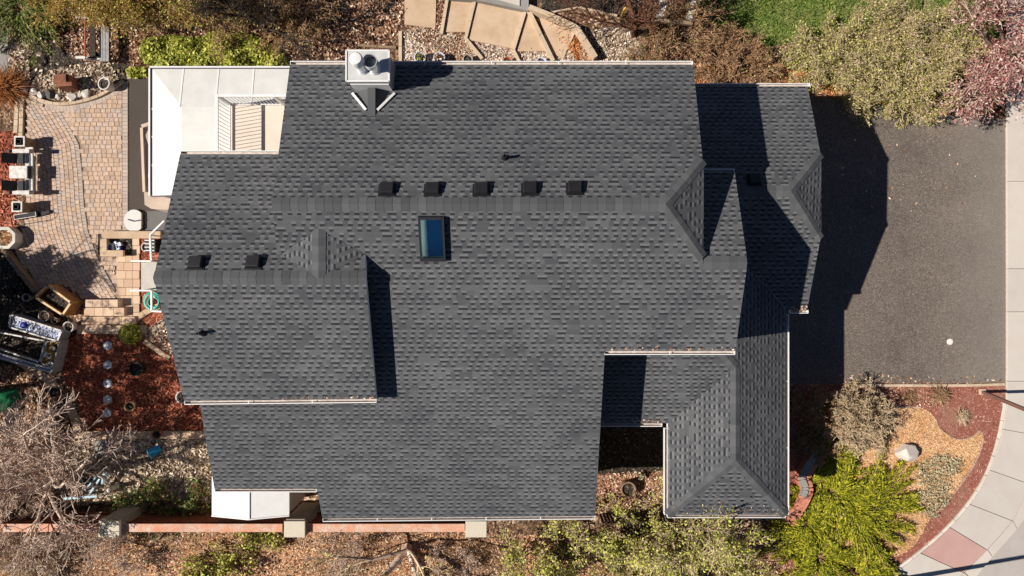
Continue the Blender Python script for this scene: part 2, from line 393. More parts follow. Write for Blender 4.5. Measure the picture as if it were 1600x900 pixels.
# plant materials
M['bark'] = plain('grey_brown_bark', (.16,.115,.085), .9, .3, 12)
M['darkbark'] = plain('dark_bark', (.045,.032,.025), .9, .3, 12)
M['redbark'] = plain('reddish_bark', (.17,.075,.045), .9, .3, 12)
M['palebark'] = leafmat('pale_twig', [(0, (.22,.155,.12)), (.5, (.36,.27,.215)), (1, (.50,.40,.33))], .9, 0)
M['tantwig'] = leafmat('tan_twig', [(0, (.20,.14,.085)), (.5, (.35,.26,.165)), (1, (.50,.41,.28))], .9, 0)
M['browntwig'] = leafmat('brown_twig', [(0, (.08,.045,.025)), (.5, (.19,.11,.06)), (1, (.34,.22,.13))], .9, 0)
M['goldtwig'] = leafmat('golden_twig', [(0, (.12,.075,.025)), (.5, (.28,.17,.05)), (1, (.44,.29,.10))], .9, 0)
M['olive'] = leafmat('olive_leaf', [(0, (.075,.075,.018)), (.4, (.19,.18,.05)), (.8, (.33,.325,.10)), (1, (.45,.41,.20))])
M['lime'] = leafmat('yellow_green_leaf', [(0, (.10,.12,.018)), (.5, (.26,.27,.05)), (1, (.46,.44,.12))])
M['juniper'] = leafmat('bright_juniper', [(0, (.045,.062,.006)), (.4, (.165,.185,.012)), (.75, (.34,.32,.02)), (1, (.50,.44,.05))], .6, .2)
M['spruce'] = leafmat('dark_conifer', [(0, (.012,.03,.008)), (.5, (.04,.085,.016)), (1, (.10,.17,.03))], .6, .1)
M['grasspine'] = leafmat('green_conifer', [(0, (.02,.03,.006)), (.5, (.085,.11,.02)), (1, (.20,.21,.05))], .6, .15)
M['midgreen'] = leafmat('mid_green_leaf', [(0, (.02,.04,.008)), (.5, (.07,.11,.02)), (1, (.16,.20,.05))])
M['purpleleaf'] = leafmat('purple_plum_leaf', [(0, (.10,.028,.03)), (.4, (.24,.09,.085)), (.75, (.38,.20,.185)), (1, (.58,.43,.39))])
M['rustgrass'] = leafmat('rust_grass', [(0, (.14,.045,.014)), (.5, (.36,.14,.045)), (1, (.54,.28,.12))], .9, .15)
M['drylitter'] = leafmat('dry_leaf', [(0, (.05,.024,.015)), (.35, (.17,.082,.047)), (.7, (.33,.19,.12)), (1, (.60,.46,.36))], .9, .1)
M['palechip'] = leafmat('pale_stone_chip', [(0, (.24,.165,.115)), (.5, (.52,.40,.29)), (1, (.85,.75,.61))], .9, 0)
M['redchip'] = leafmat('red_bark_chip', [(0, (.12,.03,.016)), (.5, (.30,.08,.04)), (1, (.56,.25,.15))], .9, 0)
M['drygrass'] = leafmat('dry_grass_blade', [(0, (.38,.22,.11)), (.5, (.58,.38,.21)), (1, (.76,.57,.36))], .9, .2)
M['lawnblade'] = leafmat('lawn_blade', [(0, (.04,.085,.012)), (.5, (.12,.20,.03)), (1, (.32,.34,.10))], .8, .25)
M['greyleaf'] = leafmat('grey_green_leaf', [(0, (.11,.10,.06)), (.5, (.22,.205,.125)), (1, (.40,.34,.24))], .9, .1)

# ------------------------------------------------------------------ ground sheets
def smooth_poly(pts, n=6):
    out = []; N = len(pts)
    for i in range(N):
        p0, p1, p2, p3 = (np.array(pts[(i+k-1) % N], float) for k in range(4))
        for j in range(n):
            u = j/n
            out.append(tuple(.5*((2*p1)+(-p0+p2)*u+(2*p0-5*p1+4*p2-p3)*u*u+(-p0+3*p1-3*p2+p3)*u**3)))
    return out
def smooth_line(pts, n=6):
    out = []; N = len(pts)
    for i in range(N-1):
        p0, p1, p2, p3 = (np.array(pts[min(max(i+k-1, 0), N-1)], float) for k in range(4))
        for j in range(n):
            u = j/n
            out.append(tuple(.5*((2*p1)+(-p0+p2)*u+(2*p0-5*p1+4*p2-p3)*u*u+(-p0+3*p1-3*p2+p3)*u**3)))
    out.append(tuple(pts[-1])); return out
LAYER = [0]
def area(name, pts, mat, lvl=1, smooth=False, z=None, ragged=0):
    if smooth: pts = smooth_poly(pts, smooth if smooth > 1 else 5)
    if ragged:
        rg = random.Random(len(pts)+int(pts[0][0]))
        fine = []
        for i, a in enumerate(pts):
            b = pts[(i+1) % len(pts)]; L = math.hypot(b[0]-a[0], b[1]-a[1]); k = max(1, int(L/5))
            for j in range(k):
                u = j/k; fine.append((a[0]+(b[0]-a[0])*u+rg.uniform(-ragged, ragged), a[1]+(b[1]-a[1])*u+rg.uniform(-ragged, ragged)))
        pts = fine
    zz = z if z is not None else .004*lvl
    bm = bmesh.new()
    f = bm.faces.new([bm.verts.new(G(a, b, zz)) for a, b in pts])
    f.normal_update()
    if f.normal.z < 0: f.normal_flip()
    me = bpy.data.meshes.new(name); bm.to_mesh(me); bm.free()
    o = link(name, me, None, [mat]); tag(o, kind='structure'); return o
def in_poly(x, y, poly):
    x = np.asarray(x); y = np.asarray(y); ins = np.zeros(x.shape, bool); n = len(poly)
    for i in range(n):
        x1, y1 = poly[i]; x2, y2 = poly[(i+1) % n]
        if y1 == y2: continue
        c = ((y1 > y) != (y2 > y)) & (x < (x2-x1)*(y-y1)/(y2-y1)+x1)
        ins ^= c
    return ins
def sample(poly, n, rs, excl=()):
    xs = [p[0] for p in poly]; ys = [p[1] for p in poly]
    X = rs.uniform(min(xs), max(xs), n*3); Y = rs.uniform(min(ys), max(ys), n*3)
    k = in_poly(X, Y, poly)
    for e in excl: k &= ~in_poly(X, Y, e)
    X, Y = X[k][:n], Y[k][:n]
    return np.stack([(X-800)*H/F, (450-Y)*H/F, np.zeros(len(X))], 1)

gb = MB(); gb.add([(-400,-400,0),(400,-400,0),(400,400,0),(-400,400,0)], [(0,1,2,3)])
tag(gb.build('ground', M['litter']), kind='structure')

POLY = {}
POLY['slope'] = [(-40,826),(330,828),(760,834),(960,838),(1230,850),(1400,895),(1390,940),(-40,940)]
area('slope', POLY['slope'], M['slope'], 1, ragged=1.5)
POLY['soilbed'] = [(47,38),(120,35),(200,50),(205,128),(165,118),(100,112),(60,120),(47,135)]
area('soil_bed', POLY['soilbed'], M['soil'], 1, ragged=1)
POLY['stonechips'] = [(48,135),(60,118),(90,108),(120,100),(170,95),(188,128),(150,150),(90,156),(52,150)]
area('gravel_strip', POLY['stonechips'], M['gravel'], 2, ragged=2)
POLY['gravelTL'] = [(16,20),(40,28),(47,45),(47,140),(36,145),(14,118)]
area('gravel_path', POLY['gravelTL'], M['gravel'], 1, ragged=1)
area('paved_path', [(-60,10),(16,24),(14,118),(8,150),(-60,160)], M['greyslab'], 2)
POLY['lawn'] = [(1078,-60),(1700,-60),(1700,60),(1480,72),(1380,58),(1290,52),(1215,72),(1150,78),(1105,60),(1082,30)]
area('lawn', POLY['lawn'], M['lawn'], 1, ragged=2)
POLY['orange'] = [(1088,100),(1180,105),(1240,90),(1330,95),(1420,110),(1425,180),(1345,152),(1262,152),(1080,160)]
area('bark_bed', POLY['orange'], M['orange'], 1, ragged=2)
POLY['gravelN'] = [(905,52),(975,40),(1000,70),(1020,92),(1075,100),(1078,140),(930,140),(912,95)]
area('gravel_bed', POLY['gravelN'], M['pinkgravel'], 1, ragged=2)
POLY['gravelN2'] = [(626,48),(660,44),(700,52),(735,64),(800,72),(860,80),(905,70),(925,95),(935,140),(620,140)]
area('gravel_bed', POLY['gravelN2'], M['pinkgravel'], 1, ragged=2)
POLY['redmulch'] = [(112,518),(160,523),(230,520),(262,530),(290,600),(345,676),(130,676),(127,640),(104,600),(98,575)]
area('mulch_bed', POLY['redmulch'], M['redmulch'], 1, ragged=1)
POLY['mulchdoor'] = [(217,366),(300,366),(300,520),(236,520),(218,492)]
area('mulch_bed', POLY['mulchdoor'], M['redmulch'], 1)
POLY['rustbed'] = [(-60,205),(26,205),(26,375),(-60,400)]
area('mulch_bed', POLY['rustbed'], M['redmulch'], 1)
POLY['riverrock'] = [(120,686),(360,686),(372,790),(330,785),(240,780),(100,790),(60,740)]
area('rock_bed', POLY['riverrock'], M['riverrock'], 1, ragged=1.5)
POLY['gravhouse'] = [(225,516),(262,494),(300,480),(340,560),(300,570),(255,552),(230,532)]
area('gravel_bed', POLY['gravhouse'], M['gravel'], 2)
POLY['darkbed'] = [(-60,372),(0,372),(62,455),(128,512),(110,530),(96,580),(-60,560)]
area('garden_bed', POLY['darkbed'], M['soil'], 1)
POLY['leafbed'] = [(-60,560),(96,582),(118,612),(128,650),(124,690),(60,740),(-60,740)]
area('leaf_bed', POLY['leafbed'], M['litter'], 2)
POLY['court'] = [(925,640),(1050,640),(1050,800),(925,800)]
area('courtyard_bed', POLY['court'], M['courtmulch'], 2); area('courtyard_shade', [(925,600),(1060,600),(1060,736),(925,742)], M['soil'], 3, ragged=1)  # second sheet: dark colour stands in for shade in the north half
POLY['darkN'] = [(842,-40),(1010,-40),(1000,34),(965,26),(905,13),(848,22)]
area('planting_soil', POLY['darkN'], M['soil'], 1)
# driveway, front yard, pavements
area('driveway', [(1180,146),(1345,146),(1440,176),(1571,186),(1571,598),(1180,601)], M['asphalt'], 3)
SWI = smooth_line([(1570,-60),(1571,300),(1571,600),(1568,650),(1557,700),(1540,745),(1515,785),(1480,825),(1440,860),(1400,890),(1350,925)], 5)
CURB = smooth_line([(1662,-60),(1662,300),(1662,560),(1650,660),(1626,725),(1601,768),(1578,812),(1538,858),(1500,896),(1450,950)], 5)
GUT = smooth_line([(1680,-60),(1680,300),(1680,565),(1666,668),(1640,735),(1612,785),(1588,822),(1548,868),(1520,902),(1470,960)], 5)
area('front_yard', [(1240,598)]+[(p[0]+2, p[1]) for p in SWI if p[1] > 598]+[(1350,960),(1225,960),(1225,840)], M['yardmulch'], 2)
POLY['drylawn'] = [(1335,655),(1350,640),(1390,637),(1440,638),(1460,652),(1466,668),(1485,682),(1502,686),(1520,681),(1530,674),(1534,690),(1520,725),(1490,768),(1455,808),(1430,850),(1390,872),(1330,865),(1300,780),(1310,700)]
area('dry_lawn', POLY['drylawn'], M['drylawn'], 3, smooth=4)
POLY['greycover'] = [(1432,728),(1448,714),(1475,712),(1500,718),(1500,732),(1484,750),(1482,770),(1478,785),(1455,806),(1436,800),(1430,780),(1436,760),(1430,745)]
area('street', GUT+[(1470,1200),(3400,1200),(3400,-400),(1680,-400)], M['road'], 2)
area('sidewalk_base', SWI+CURB[::-1], plain('pavement_joint', (.40,.34,.28), .95, .3, 8), 4)
# sidewalk slabs
def interp(line, y):
    for a, b in zip(line[:-1], line[1:]):
        if a[1] <= y <= b[1]: u = (y-a[1])/(b[1]-a[1]+1e-9); return (a[0]+(b[0]-a[0])*u, y)
    return line[-1]
def seg_between(line, y0, y1):
    return [interp(line, y0)]+[p for p in line if y0 < p[1] < y1]+[interp(line, y1)]
sw = MB(); joints = [(-60,-60),(20,20),(152,152),(284,284),(420,420),(487,487),(595,595),(670,684),(734,756),(787,812),(823,857),(863,893),(905,935)]
for k in range(len(joints)-1):
    a, b = joints[k], joints[k+1]; g0 = .35
    L = seg_between(SWI, a[0]+g0, b[0]-g0); Rr = seg_between(CURB, a[1]+g0, b[1]-g0)
    pts = [(p[0]+.4, p[1]) for p in L]+[(p[0]-.4, p[1]) for p in Rr[::-1]]
    sw.prism(GP(pts), .02, .10, 1 if k == 10 else 0)
tag(sw.build('sidewalk', [M['sidewalk'], M['pink']]), kind='structure')
kb = MB(); ks = [interp(CURB, y) for y in (-60,100,250,400,540,660,756,812,857,893,935)]; kg = [interp(GUT, y) for y in (-60,100,250,400,545,668,766,824,868,905,950)]
for i in range(len(ks)-1):
    La = seg_between(CURB, ks[i][1]+.5, ks[i+1][1]-.5); Lb = seg_between(GUT, kg[i][1]+.5, kg[i+1][1]-.5)
    kb.prism(GP([(p[0]+1.2, p[1]) for p in La]+[(p[0]-.5, p[1]) for p in Lb[::-1]]), .01, .105)
tag(kb.build('kerb', M['sidewalk']), kind='structure')
gt = MB(); w = GUT; gt.prism(GP(w+[(p[0]+2.6, p[1]) for p in w[::-1]]), .009, .013); tag(gt.build('gutter_line', M['joint']), kind='structure')
# low stone borders in the yard
def strip(pts, w, z0, z1, seg, rnd, mb, jit=.15, mi=0):
    pts = [np.array(p, float) for p in pts]; d = [0]
    for a, b in zip(pts[:-1], pts[1:]): d.append(d[-1]+np.linalg.norm(b-a))
    L = d[-1]; s = 0
    def at(q):
        for i in range(len(pts)-1):
            if d[i] <= q <= d[i+1]+1e-9: return pts[i]+(pts[i+1]-pts[i])*((q-d[i])/(d[i+1]-d[i]+1e-9))
        return pts[-1]
    while s < L-.3*seg:
        e = min(L, s+seg*rnd.uniform(1-jit, 1+jit)); gp = min(.35, seg*.04)
        n = max(1, int((e-s)/6)); A = []; B = []
        for j in range(n+1):
            q = s+gp+(e-s-2*gp)*j/n; c = at(q); t2 = at(min(L, q+1))-at(max(0, q-1)); t2 /= np.linalg.norm(t2)+1e-9
            nr = np.array((-t2[1], t2[0])); A.append(tuple(c+nr*w/2)); B.append(tuple(c-nr*w/2))
        hz = z1*(1+rnd.uniform(-jit, jit)*.5) if jit > .05 else z1
        mb.prism(GP(A+B[::-1]), z0, hz, mi); s = e
rnd = random.Random(5)
def border(name, pts, w, h, seg, mat, label=None, cat=None, n=6, jit=.15, smooth=True):
    mb = MB(); strip(smooth_line(pts, n) if smooth else pts, w, -.02, h, seg, rnd, mb, jit)
    o = mb.build(name, mat); tag(o, kind='structure') if not label else tag(o, label, cat); return o
border('kerb_border', [(1320,602),(1400,602),(1500,602),(1569,600)], 4, .06, 14, M['edging'], jit=.3)
border('kerb_border', [(1345,640),(1390,636),(1440,637)], 3, .05, 8, M['pebble'], jit=.5)
border('kerb_border', [(1462,655),(1466,668),(1485,683),(1502,687),(1520,682),(1531,673),(1535,690),(1521,726),(1491,769),(1456,808)], 2.2, .03, 6, M['pebble'], jit=.5)
border('kerb_border', [(p[0]-2.5, p[1]) for p in SWI if 600 < p[1] < 900], 3.5, .06, 30, M['palestone'], smooth=False)
tag(MB().lathe([(.11,0),(.11,.012),(.09,.016)], G(1484,534,.013), 20).build('drain_cover', M['drain']), 'small round white cover set in the asphalt driveway', 'drain cover')

# patio of laid pavers
rs = np.random.RandomState(3)
def cx(y):
    ys = [120,150,172,205,226,270,320,360,400,430,470,520]; xs = [14,36,52,72,83,88,91,97,111,127,150,185]
    return np.interp(y, ys, xs)
POLY['patio'] = smooth_line([(50,152),(70,160),(95,166),(125,163),(160,152),(192,132)], 4)+[(201,128),(201,365),(183,368),(183,468),(150,468),(128,468),(112,448),(60,448),(24,392),(44,340),(42,150)]
pv = MB(); dx = 6.9; base_z = .014
for k in range(-22, 32):
    y = 118.0+ (k % 2)*3.2
    while y < 475:
        hgt = 7.2*rs.uniform(.92, 1.08) if k not in (0, 5) else 5.0
        y2 = y+hgt
        def wx(kk, yy):
            c = cx(yy); f = np.clip((192-(c+kk*dx))/60.0, 0, 1) if c+kk*dx > 132 else 1.0
            return c+kk*dx
        g0 = .42
        q = [(wx(k, y+g0)+g0, y+g0), (wx(k+1, y+g0)-g0, y+g0), (wx(k+1, y2-g0)-g0, y2-g0), (wx(k, y2-g0)+g0, y2-g0)]
        cxm = sum(a for a, b in q)/4; cym = (y+y2)/2
        ok = cxm < 191 and (in_poly(np.array([cxm]), np.array([cym]), POLY['patio'])[0])
        if ok and not (cxm > 118+0*cym and k > 5):
            pv.prism(GP(q), base_z-.02, base_z+.03+rs.uniform(-.003, .003), 1 if k in (0, 5) else 0)
        y = y2
# running bond field to the right of the curved bands
row = 0; y = 128.0
while y < 470:
    x = 60-(row % 2)*4.0-rs.uniform(0, 2)
    while x < 192:
        w_ = 8.2*rs.uniform(.85, 1.2); x2 = min(x+w_, 192.0)
        if x >= cx(y+3)+6*dx-1 and x2-x > 2:
            cxm, cym = (x+x2)/2, y+3.5
            if in_poly(np.array([cxm]), np.array([cym]), POLY['patio'])[0]:
                pv.prism(GP([(x+.42,y+.42),(x2-.42,y+.42),(x2-.42,y+6.6),(x+.42,y+6.6)]), base_z-.02, base_z+.03+rs.uniform(-.003, .003))
        x = x2
    y += 7.0; row += 1
y = 128.0
while y < 366:
    pv.prism(GP([(192.4,y+.3),(200.6,y+.3),(200.6,y+5.4),(192.4,y+5.4)]), base_z-.02, base_z+.032, 1); y += 5.7
bd = smooth_line([(50,156),(70,164),(95,170),(125,167),(160,156),(190,137)], 6)
strip(bd, 8, base_z-.02, base_z+.034, 5.2, rnd, pv, .02, 1)
tag(pv.build('patio', [M['paver'], M['greypaver']]), kind='structure')
area('patio_joints', POLY['patio'], M['joint'], 3)
area('patio_pad', [(201,122),(262,122),(262,330),(201,330)], M['darkpad'], 4)
area('patio_pad', [(226,330),(300,330),(300,366),(226,366)], M['greypad'], 4)
# paver walk and steps on the west side
st = MB(); rr = random.Random(8)
y = 371
for y0 in range(371, 500, 13):
    x = 184+(0 if (y0//13) % 2 else -1)
    for w_ in ((11,14,11) if (y0//13) % 2 else (15,10,11)):
        y1 = min(y0+13, 500)
        st.prism(GP([(x+.3,y0+.3),(x+w_-.3,y0+.3),(x+w_-.3,y1-.3),(x+.3,y1-.3)]), 0, .06); x += w_
tag(st.build('paver_walk', M['steppaver']), kind='structure')
stp = MB(); rows = [(468,480,133,184,.36),(480.5,494,131,194,.26),(494.5,507,127,210,.17),(508,522,120,228,.08)]
for y0, y1, xa, xb, zz in rows:
    n = 4; xs = [xa+(xb-xa)*i/n+(rr.uniform(-2, 2) if 0 < i < n else 0) for i in range(n+1)]
    for i in range(n):
        stp.prism([G(xs[i]+.3,y0+.3,zz), G(xs[i+1]-.3,y0+.3,zz), G(xs[i+1]-.3,y1-.3,zz), G(xs[i]+.3,y1-.3,zz)], -.02, zz)
tag(stp.build('garden_steps', M['steppaver']), kind='structure')
border('walk_edging', [(125,679),(180,679),(250,679),(345,679)], 12, .09, 18, M['slab'], jit=.05)
border('walk_edging', [(-30,548),(20,560),(60,582),(88,604),(108,632),(120,660),(125,690)], 12, .07, 22, M['slab'], jit=.1)
border('walk_edging', [(213,498),(236,484),(250,478)], 9, .08, 16, M['slab'], jit=.1)
border('walk_edging', [(226,532),(244,545),(266,560)], 7, .08, 14, M['slab'], jit=.1)
border('patio_edging', [(33,152),(48,160),(70,166)], 4, .1, 10, M['edging'], jit=.1)
border('patio_edging', [(50,151),(70,159),(95,164),(125,161),(160,150),(195,128)], 4.5, .14, 12, M['edging'], jit=.1)
border('patio_edging', [(37,150),(36,180),(35,215)], 6, .1, 11, M['edging'], jit=.1)
border('patio_edging', [(30,155),(28,185),(27,212)], 6, .1, 11, M['edging'], jit=.1)
# north terraces
def slab(pts, z, m='slab'):
    mb = MB(); mb.prism(GP(pts, z), -.05, z); return tag(mb.build('terrace_slab', M[m]), kind='structure')
slab([(632,-20),(682,-20),(680,44),(632,38)], .05); slab([(706,-20),(746,-20),(730,50),(694,50)], .05)
slab([(744,4),(820,19),(802,76),(732,62)], .07); slab([(824,22),(856,80),(806,80)], .05); slab([(842,24),(900,48),(880,92),(858,80)], .05)
slab([(688,-40),(826,-40),(826,17),(745,0),(690,-4)], .3, 'greyslab'); slab([(746,-40),(812,-40),(812,9),(768,-3)], .34, 'sidewalk')
border('timber_edging', [(701,-10),(690,55)], 5, .14, 40, M['edging'], smooth=False, jit=.02)
border('timber_edging', [(742,3),(728,62),(757,98)], 5, .14, 34, M['edging'], smooth=False, jit=.02)
border('timber_edging', [(822,14),(802,80),(812,100)], 5, .14, 34, M['edging'], smooth=False, jit=.02)
border('timber_edging', [(824,16),(864,98)], 6, .2, 46, M['edging'], smooth=False, jit=.02)
border('timber_edging', [(626,50),(626,98)], 5, .1, 24, M['edging'], smooth=False, jit=.02)
border('timber_edging', [(826,18),(862,32),(900,50),(934,104)], 7, .42, 45, M['edging'], smooth=False, jit=.02)
border('timber_edging', [(846,24),(905,13),(968,27)], 3, .1, 30, M['edging'], smooth=False, jit=.02)
border('timber_edging', [(560,72),(624,76)], 4, .1, 30, M['oldwood'], smooth=False, jit=.02)
area('wall_shadow_strip', [(908,52),(930,52),(956,110),(938,110)], M['soil'], 3)  # dark strip paints the high edging's cast shadow onto the ground

# ------------------------------------------------------------------ the house
ZR, YR = 7.30, .131*15.7
MN = Plane(ZR+P5*YR, 0, -P5); MS = Plane(ZR-P5*YR, 0, P5)
vy = MS.px(571, 397); YW = vy.y-.603; ZW = vy.z+P5*.603
WN = Plane(ZW+P5*YW, 0, -P5); WS = Plane(ZW-P5*YW, 0, P5)
e0 = MS.px(1168, 410); YE, ZE = e0.y, e0.z
EN = Plane(ZE+P5*YE, 0, -P5)
ge = 3.2
GN = Plane(ge+P5*6.316, 0, -P5); GS = Plane(ge+P5*.75, 0, P5); YG = (6.316-.75)/2; ZG = GS.z(0, YG)
PE = Plane(ge+P5*8.48, -P5, 0); PW = Plane(ge-P5*4.82, P5, 0); PS = Plane(ge+P5*7.02, 0, P5); LS = Plane(ge+P5*4.19, 0, P5)
XP = 6.65; ZP = PE.z(XP, 0)
house = empty('house', (0,0,0), 0, 'large house under dark grey shingle roofs filling the middle of the photo', 'house')

def slab_roof(name, plane, pts, thick=.17, mats=None, hole=None, parent=None, side=1):
    bm = bmesh.new(); uvl = bm.loops.layers.uv.new('UVMap')
    top = [bm.verts.new(p) for p in pts]
    f = bm.faces.new(top); f.normal_update()
    if f.normal.z < 0: f.normal_flip()
    if hole:
        (ax, bx), (ay, by) = hole
        for co, no in (((ax,0,0),(1,0,0)), ((bx,0,0),(1,0,0)), ((0,ay,0),(0,1,0)), ((0,by,0),(0,1,0))):
            bmesh.ops.bisect_plane(bm, geom=bm.verts[:]+bm.edges[:]+bm.faces[:], plane_co=co, plane_no=no)
        dead = [q for q in bm.faces if ax < q.calc_center_median().x < bx and ay < q.calc_center_median().y < by]
        bmesh.ops.delete(bm, geom=dead, context='FACES')
    ext = bmesh.ops.extrude_face_region(bm, geom=bm.faces[:])
    vs = [g for g in ext['geom'] if isinstance(g, bmesh.types.BMVert)]
    for v in vs: v.co.z -= thick
    bmesh.ops.recalc_face_normals(bm, faces=bm.faces[:])
    g = Vector((plane.gx, plane.gy)).normalized(); k = math.sqrt(1+P5*P5); oo = random.Random(name+str(pts[0][0])).uniform(0, 50)
    for f in bm.faces:
        f.material_index = 0 if f.normal.z > .5 else side
        for lp in f.loops:
            c = lp.vert.co
            lp[uvl].uv = (-g.y*c.x+g.x*c.y+oo, (g.x*c.x+g.y*c.y)*k+oo)
    me = bpy.data.meshes.new(name); bm.to_mesh(me); bm.free()
    return link(name, me, parent or house, mats or [M['shingle'], M['white']])

NEc, NWc = MN.px(1083, 101), MN.px(453, 101)
J1, J2 = MN.px(1098, 250), MS.px(1098, 402); JR = Vector((MN.px(1040, 319).x, YR, ZR)); WR = Vector((MN.px(425, 319).x, YR, ZR))
slab_roof('roof', MN, [NWc, NEc, J1, JR, WR])
sk = [MS.px(658, 339), MS.px(694, 339), MS.px(694, 404), MS.px(658, 404)]
HX = (sk[0].x, sk[1].x-.02); HY = (sk[2].y, sk[0].y)
HX = (min(sk[0].x, sk[3].x)+.02, max(sk[1].x, sk[2].x)-.02)
slab_roof('roof', MS, [WR, JR, J2, MS.px(1098, 410), MS.px(1168, 410), MS.px(1149, 548.5), MS.px(945, 548.5), MS.px(930, 806.5), MS.px(504, 810.5),
                       MS.px(495, 764), MS.px(335, 764), MS.px(312, 630), MS.px(308, 604), MS.px(552, 604), MS.px(556, 397), MS.px(433, 397)], hole=(HX, HY))
JP = Plane(0, 0, 0)
def tri_plane(a, b, c):
    n = (b-a).cross(c-a); return Plane(a.z+(n.x*a.x+n.y*a.y)/n.z, -n.x/n.z, -n.y/n.z)
slab_roof('roof', tri_plane(J1, J2, JR), [J1+Vector((.03,0,-.012)), JR, J2+Vector((.03,0,-.012))])
slab_roof('roof', WN, [WN.px(281.5, 241), WN.px(452, 241), WN.px(452, 393), WN.px(571, 393.5), Vector((WN.px(571, 434).x, YW, ZW)), Vector((WN.px(240, 434).x, YW, ZW))])
slab_roof('roof', WS, [Vector((WS.px(240, 434).x, YW, ZW)), Vector((WS.px(571, 434).x, YW, ZW)), WS.px(587.5, 623.5), WS.px(287.5, 626.5)])
CR0 = Vector((MS.px(498, 358).x, 0, 0)); yc = YR-(ZR-ZW)/P5; CA = Vector((CR0.x, yc, ZW+.012)); CB = Vector((CR0.x, YW, ZW+.012))
CL = Vector((MS.px(440, 397).x, vy.y, vy.z+.01)); CRt = Vector((MS.px(571, 397).x, vy.y, vy.z+.01))
slab_roof('cricket_roof', tri_plane(CA, CB, CL), [CA, CB, CL], .05, side=0); slab_roof('cricket_roof', tri_plane(CA, CB, CRt), [CA, CB, CRt], .05, side=0)
eN = [EN.px(1060, 269), EN.px(1148, 269), Vector((e0.x, YE, ZE)), Vector((EN.px(1060, 410).x, YE, ZE))]
slab_roof('roof', EN, eN)
GNE, GSE = GN.px(1262, 135), GS.px(1261, 484.5); G1, G2 = GN.px(1282, 240), GS.px(1282, 373); GR = Vector((GN.px(1236, 300).x, YG, ZG))
xg = 4.55
slab_roof('roof', GN, [Vector((xg, GNE.y, GNE.z)), GNE, G1, GR, Vector((xg, YG, ZG))])
vc = Vector((8.48, -.75, ge)); vt = Vector((XP-.9, 2.05, GS.z(0, 2.05)))
slab_roof('roof', GS, [Vector((xg, YG, ZG)), GR, G2, GSE, GS.at(8.48, -.66), GS.at(XP-.9, 1.92), GS.at(xg, 1.92)])
slab_roof('roof', tri_plane(G1, G2, GR), [G1+Vector((.03,0,-.012)), GR, G2+Vector((.03,0,-.012))])
RE = Vector((XP, -7.02+1.9, ZP)); SE, SW = PE.at(8.48, -7.02), PW.at(4.82, -7.02)
HL = Vector((XP, -2.36+.0, ZP)); XH = 5.85
slab_roof('roof', PE, [PE.at(8.48, -.66), PE.at(XP-.9, 2.14), PE.at(XH, 4.29-XH+.0), Vector((XP, 4.29-XP, ZP)), RE, SE])
slab_roof('roof', PW, [Vector((XP, 4.29-XP, ZP)), PW.at(4.82, -4.19), SW, RE])
slab_roof('roof', PS, [SW, SE, RE])
slab_roof('roof', LS, [LS.at(2.3, -4.19), LS.at(4.82, -4.19), Vector((XP, 4.29-XP, ZP)), LS.at(XH, 4.29-XH), LS.at(2.3, 4.29-XH)])

# ridge caps: overlapping folded shingles
def caps(a, b, pa, pb, w=.145, seg=.21, name='ridge_cap'):
    a, b = Vector(a), Vector(b); d = b-a; L = d.length; d.normalize(); n = Vector((-d.y, d.x, 0)).normalized()
    mb = MB(); k = max(1, round(L/seg)); s = L/k; rg = random.Random(int(a.x*100+b.y*10))
    def drop(pl, v): return Vector((v.x, v.y, pl.gx*v.x+pl.gy*v.y))
    if drop(pa, n).z > 0.02 or drop(pb, -n).z > .02: pa, pb = pb, pa
    sa, sb = drop(pa, n*w), drop(pb, -n*w)
    for i in range(k):
        p, q = a+d*(i*s-.01), a+d*((i+1)*s+.012)
        l0, l1 = Vector((0,0,.010+.001*(i % 2))), Vector((0,0,.016+.001*(i % 2)))
        j = 1+rg.uniform(-.04, .04)
        vs = [p+sa*j+l0, p+l0*1.3, p+sb*j+l0, q+sa*j+l1, q+l1*1.2, q+sb*j+l1]
        mb.add(vs, [(0,1,4,3),(1,2,5,4)])
    return mb.build(name, M['ridge'], house)
caps(WR, JR, MN, MS, .175); caps(JR, J1, MN, tri_plane(J1, J2, JR)); caps(JR, J2, tri_plane(J1, J2, JR), MS)
caps(Vector((WN.px(240, 434).x, YW, ZW)), Vector((WS.px(571, 434).x, YW, ZW)), WN, WS, .17)
caps(CA, CB, tri_plane(CA, CB, CL), tri_plane(CA, CB, CRt), .17)
caps(Vector((e0.x-.02, YE, ZE)), Vector((MS.px(1100, 410).x, YE, ZE)), EN, MS, .17)
caps(Vector((5.8, YG, ZG)), GR, GN, GS, .16); gp = tri_plane(G1, G2, GR); caps(GR, G1, GN, gp); caps(GR, G2, gp, GS)
caps(Vector((XP, 4.29-XP, ZP)), RE, PW, PE, .15); caps(RE, SE, PE, PS, .15); caps(RE, SW, PS, PW, .15)
caps(Vector((XH, 4.29-XH, LS.z(XH, 4.29-XH))), Vector((XP, 4.29-XP, ZP)), LS, PE, .15)

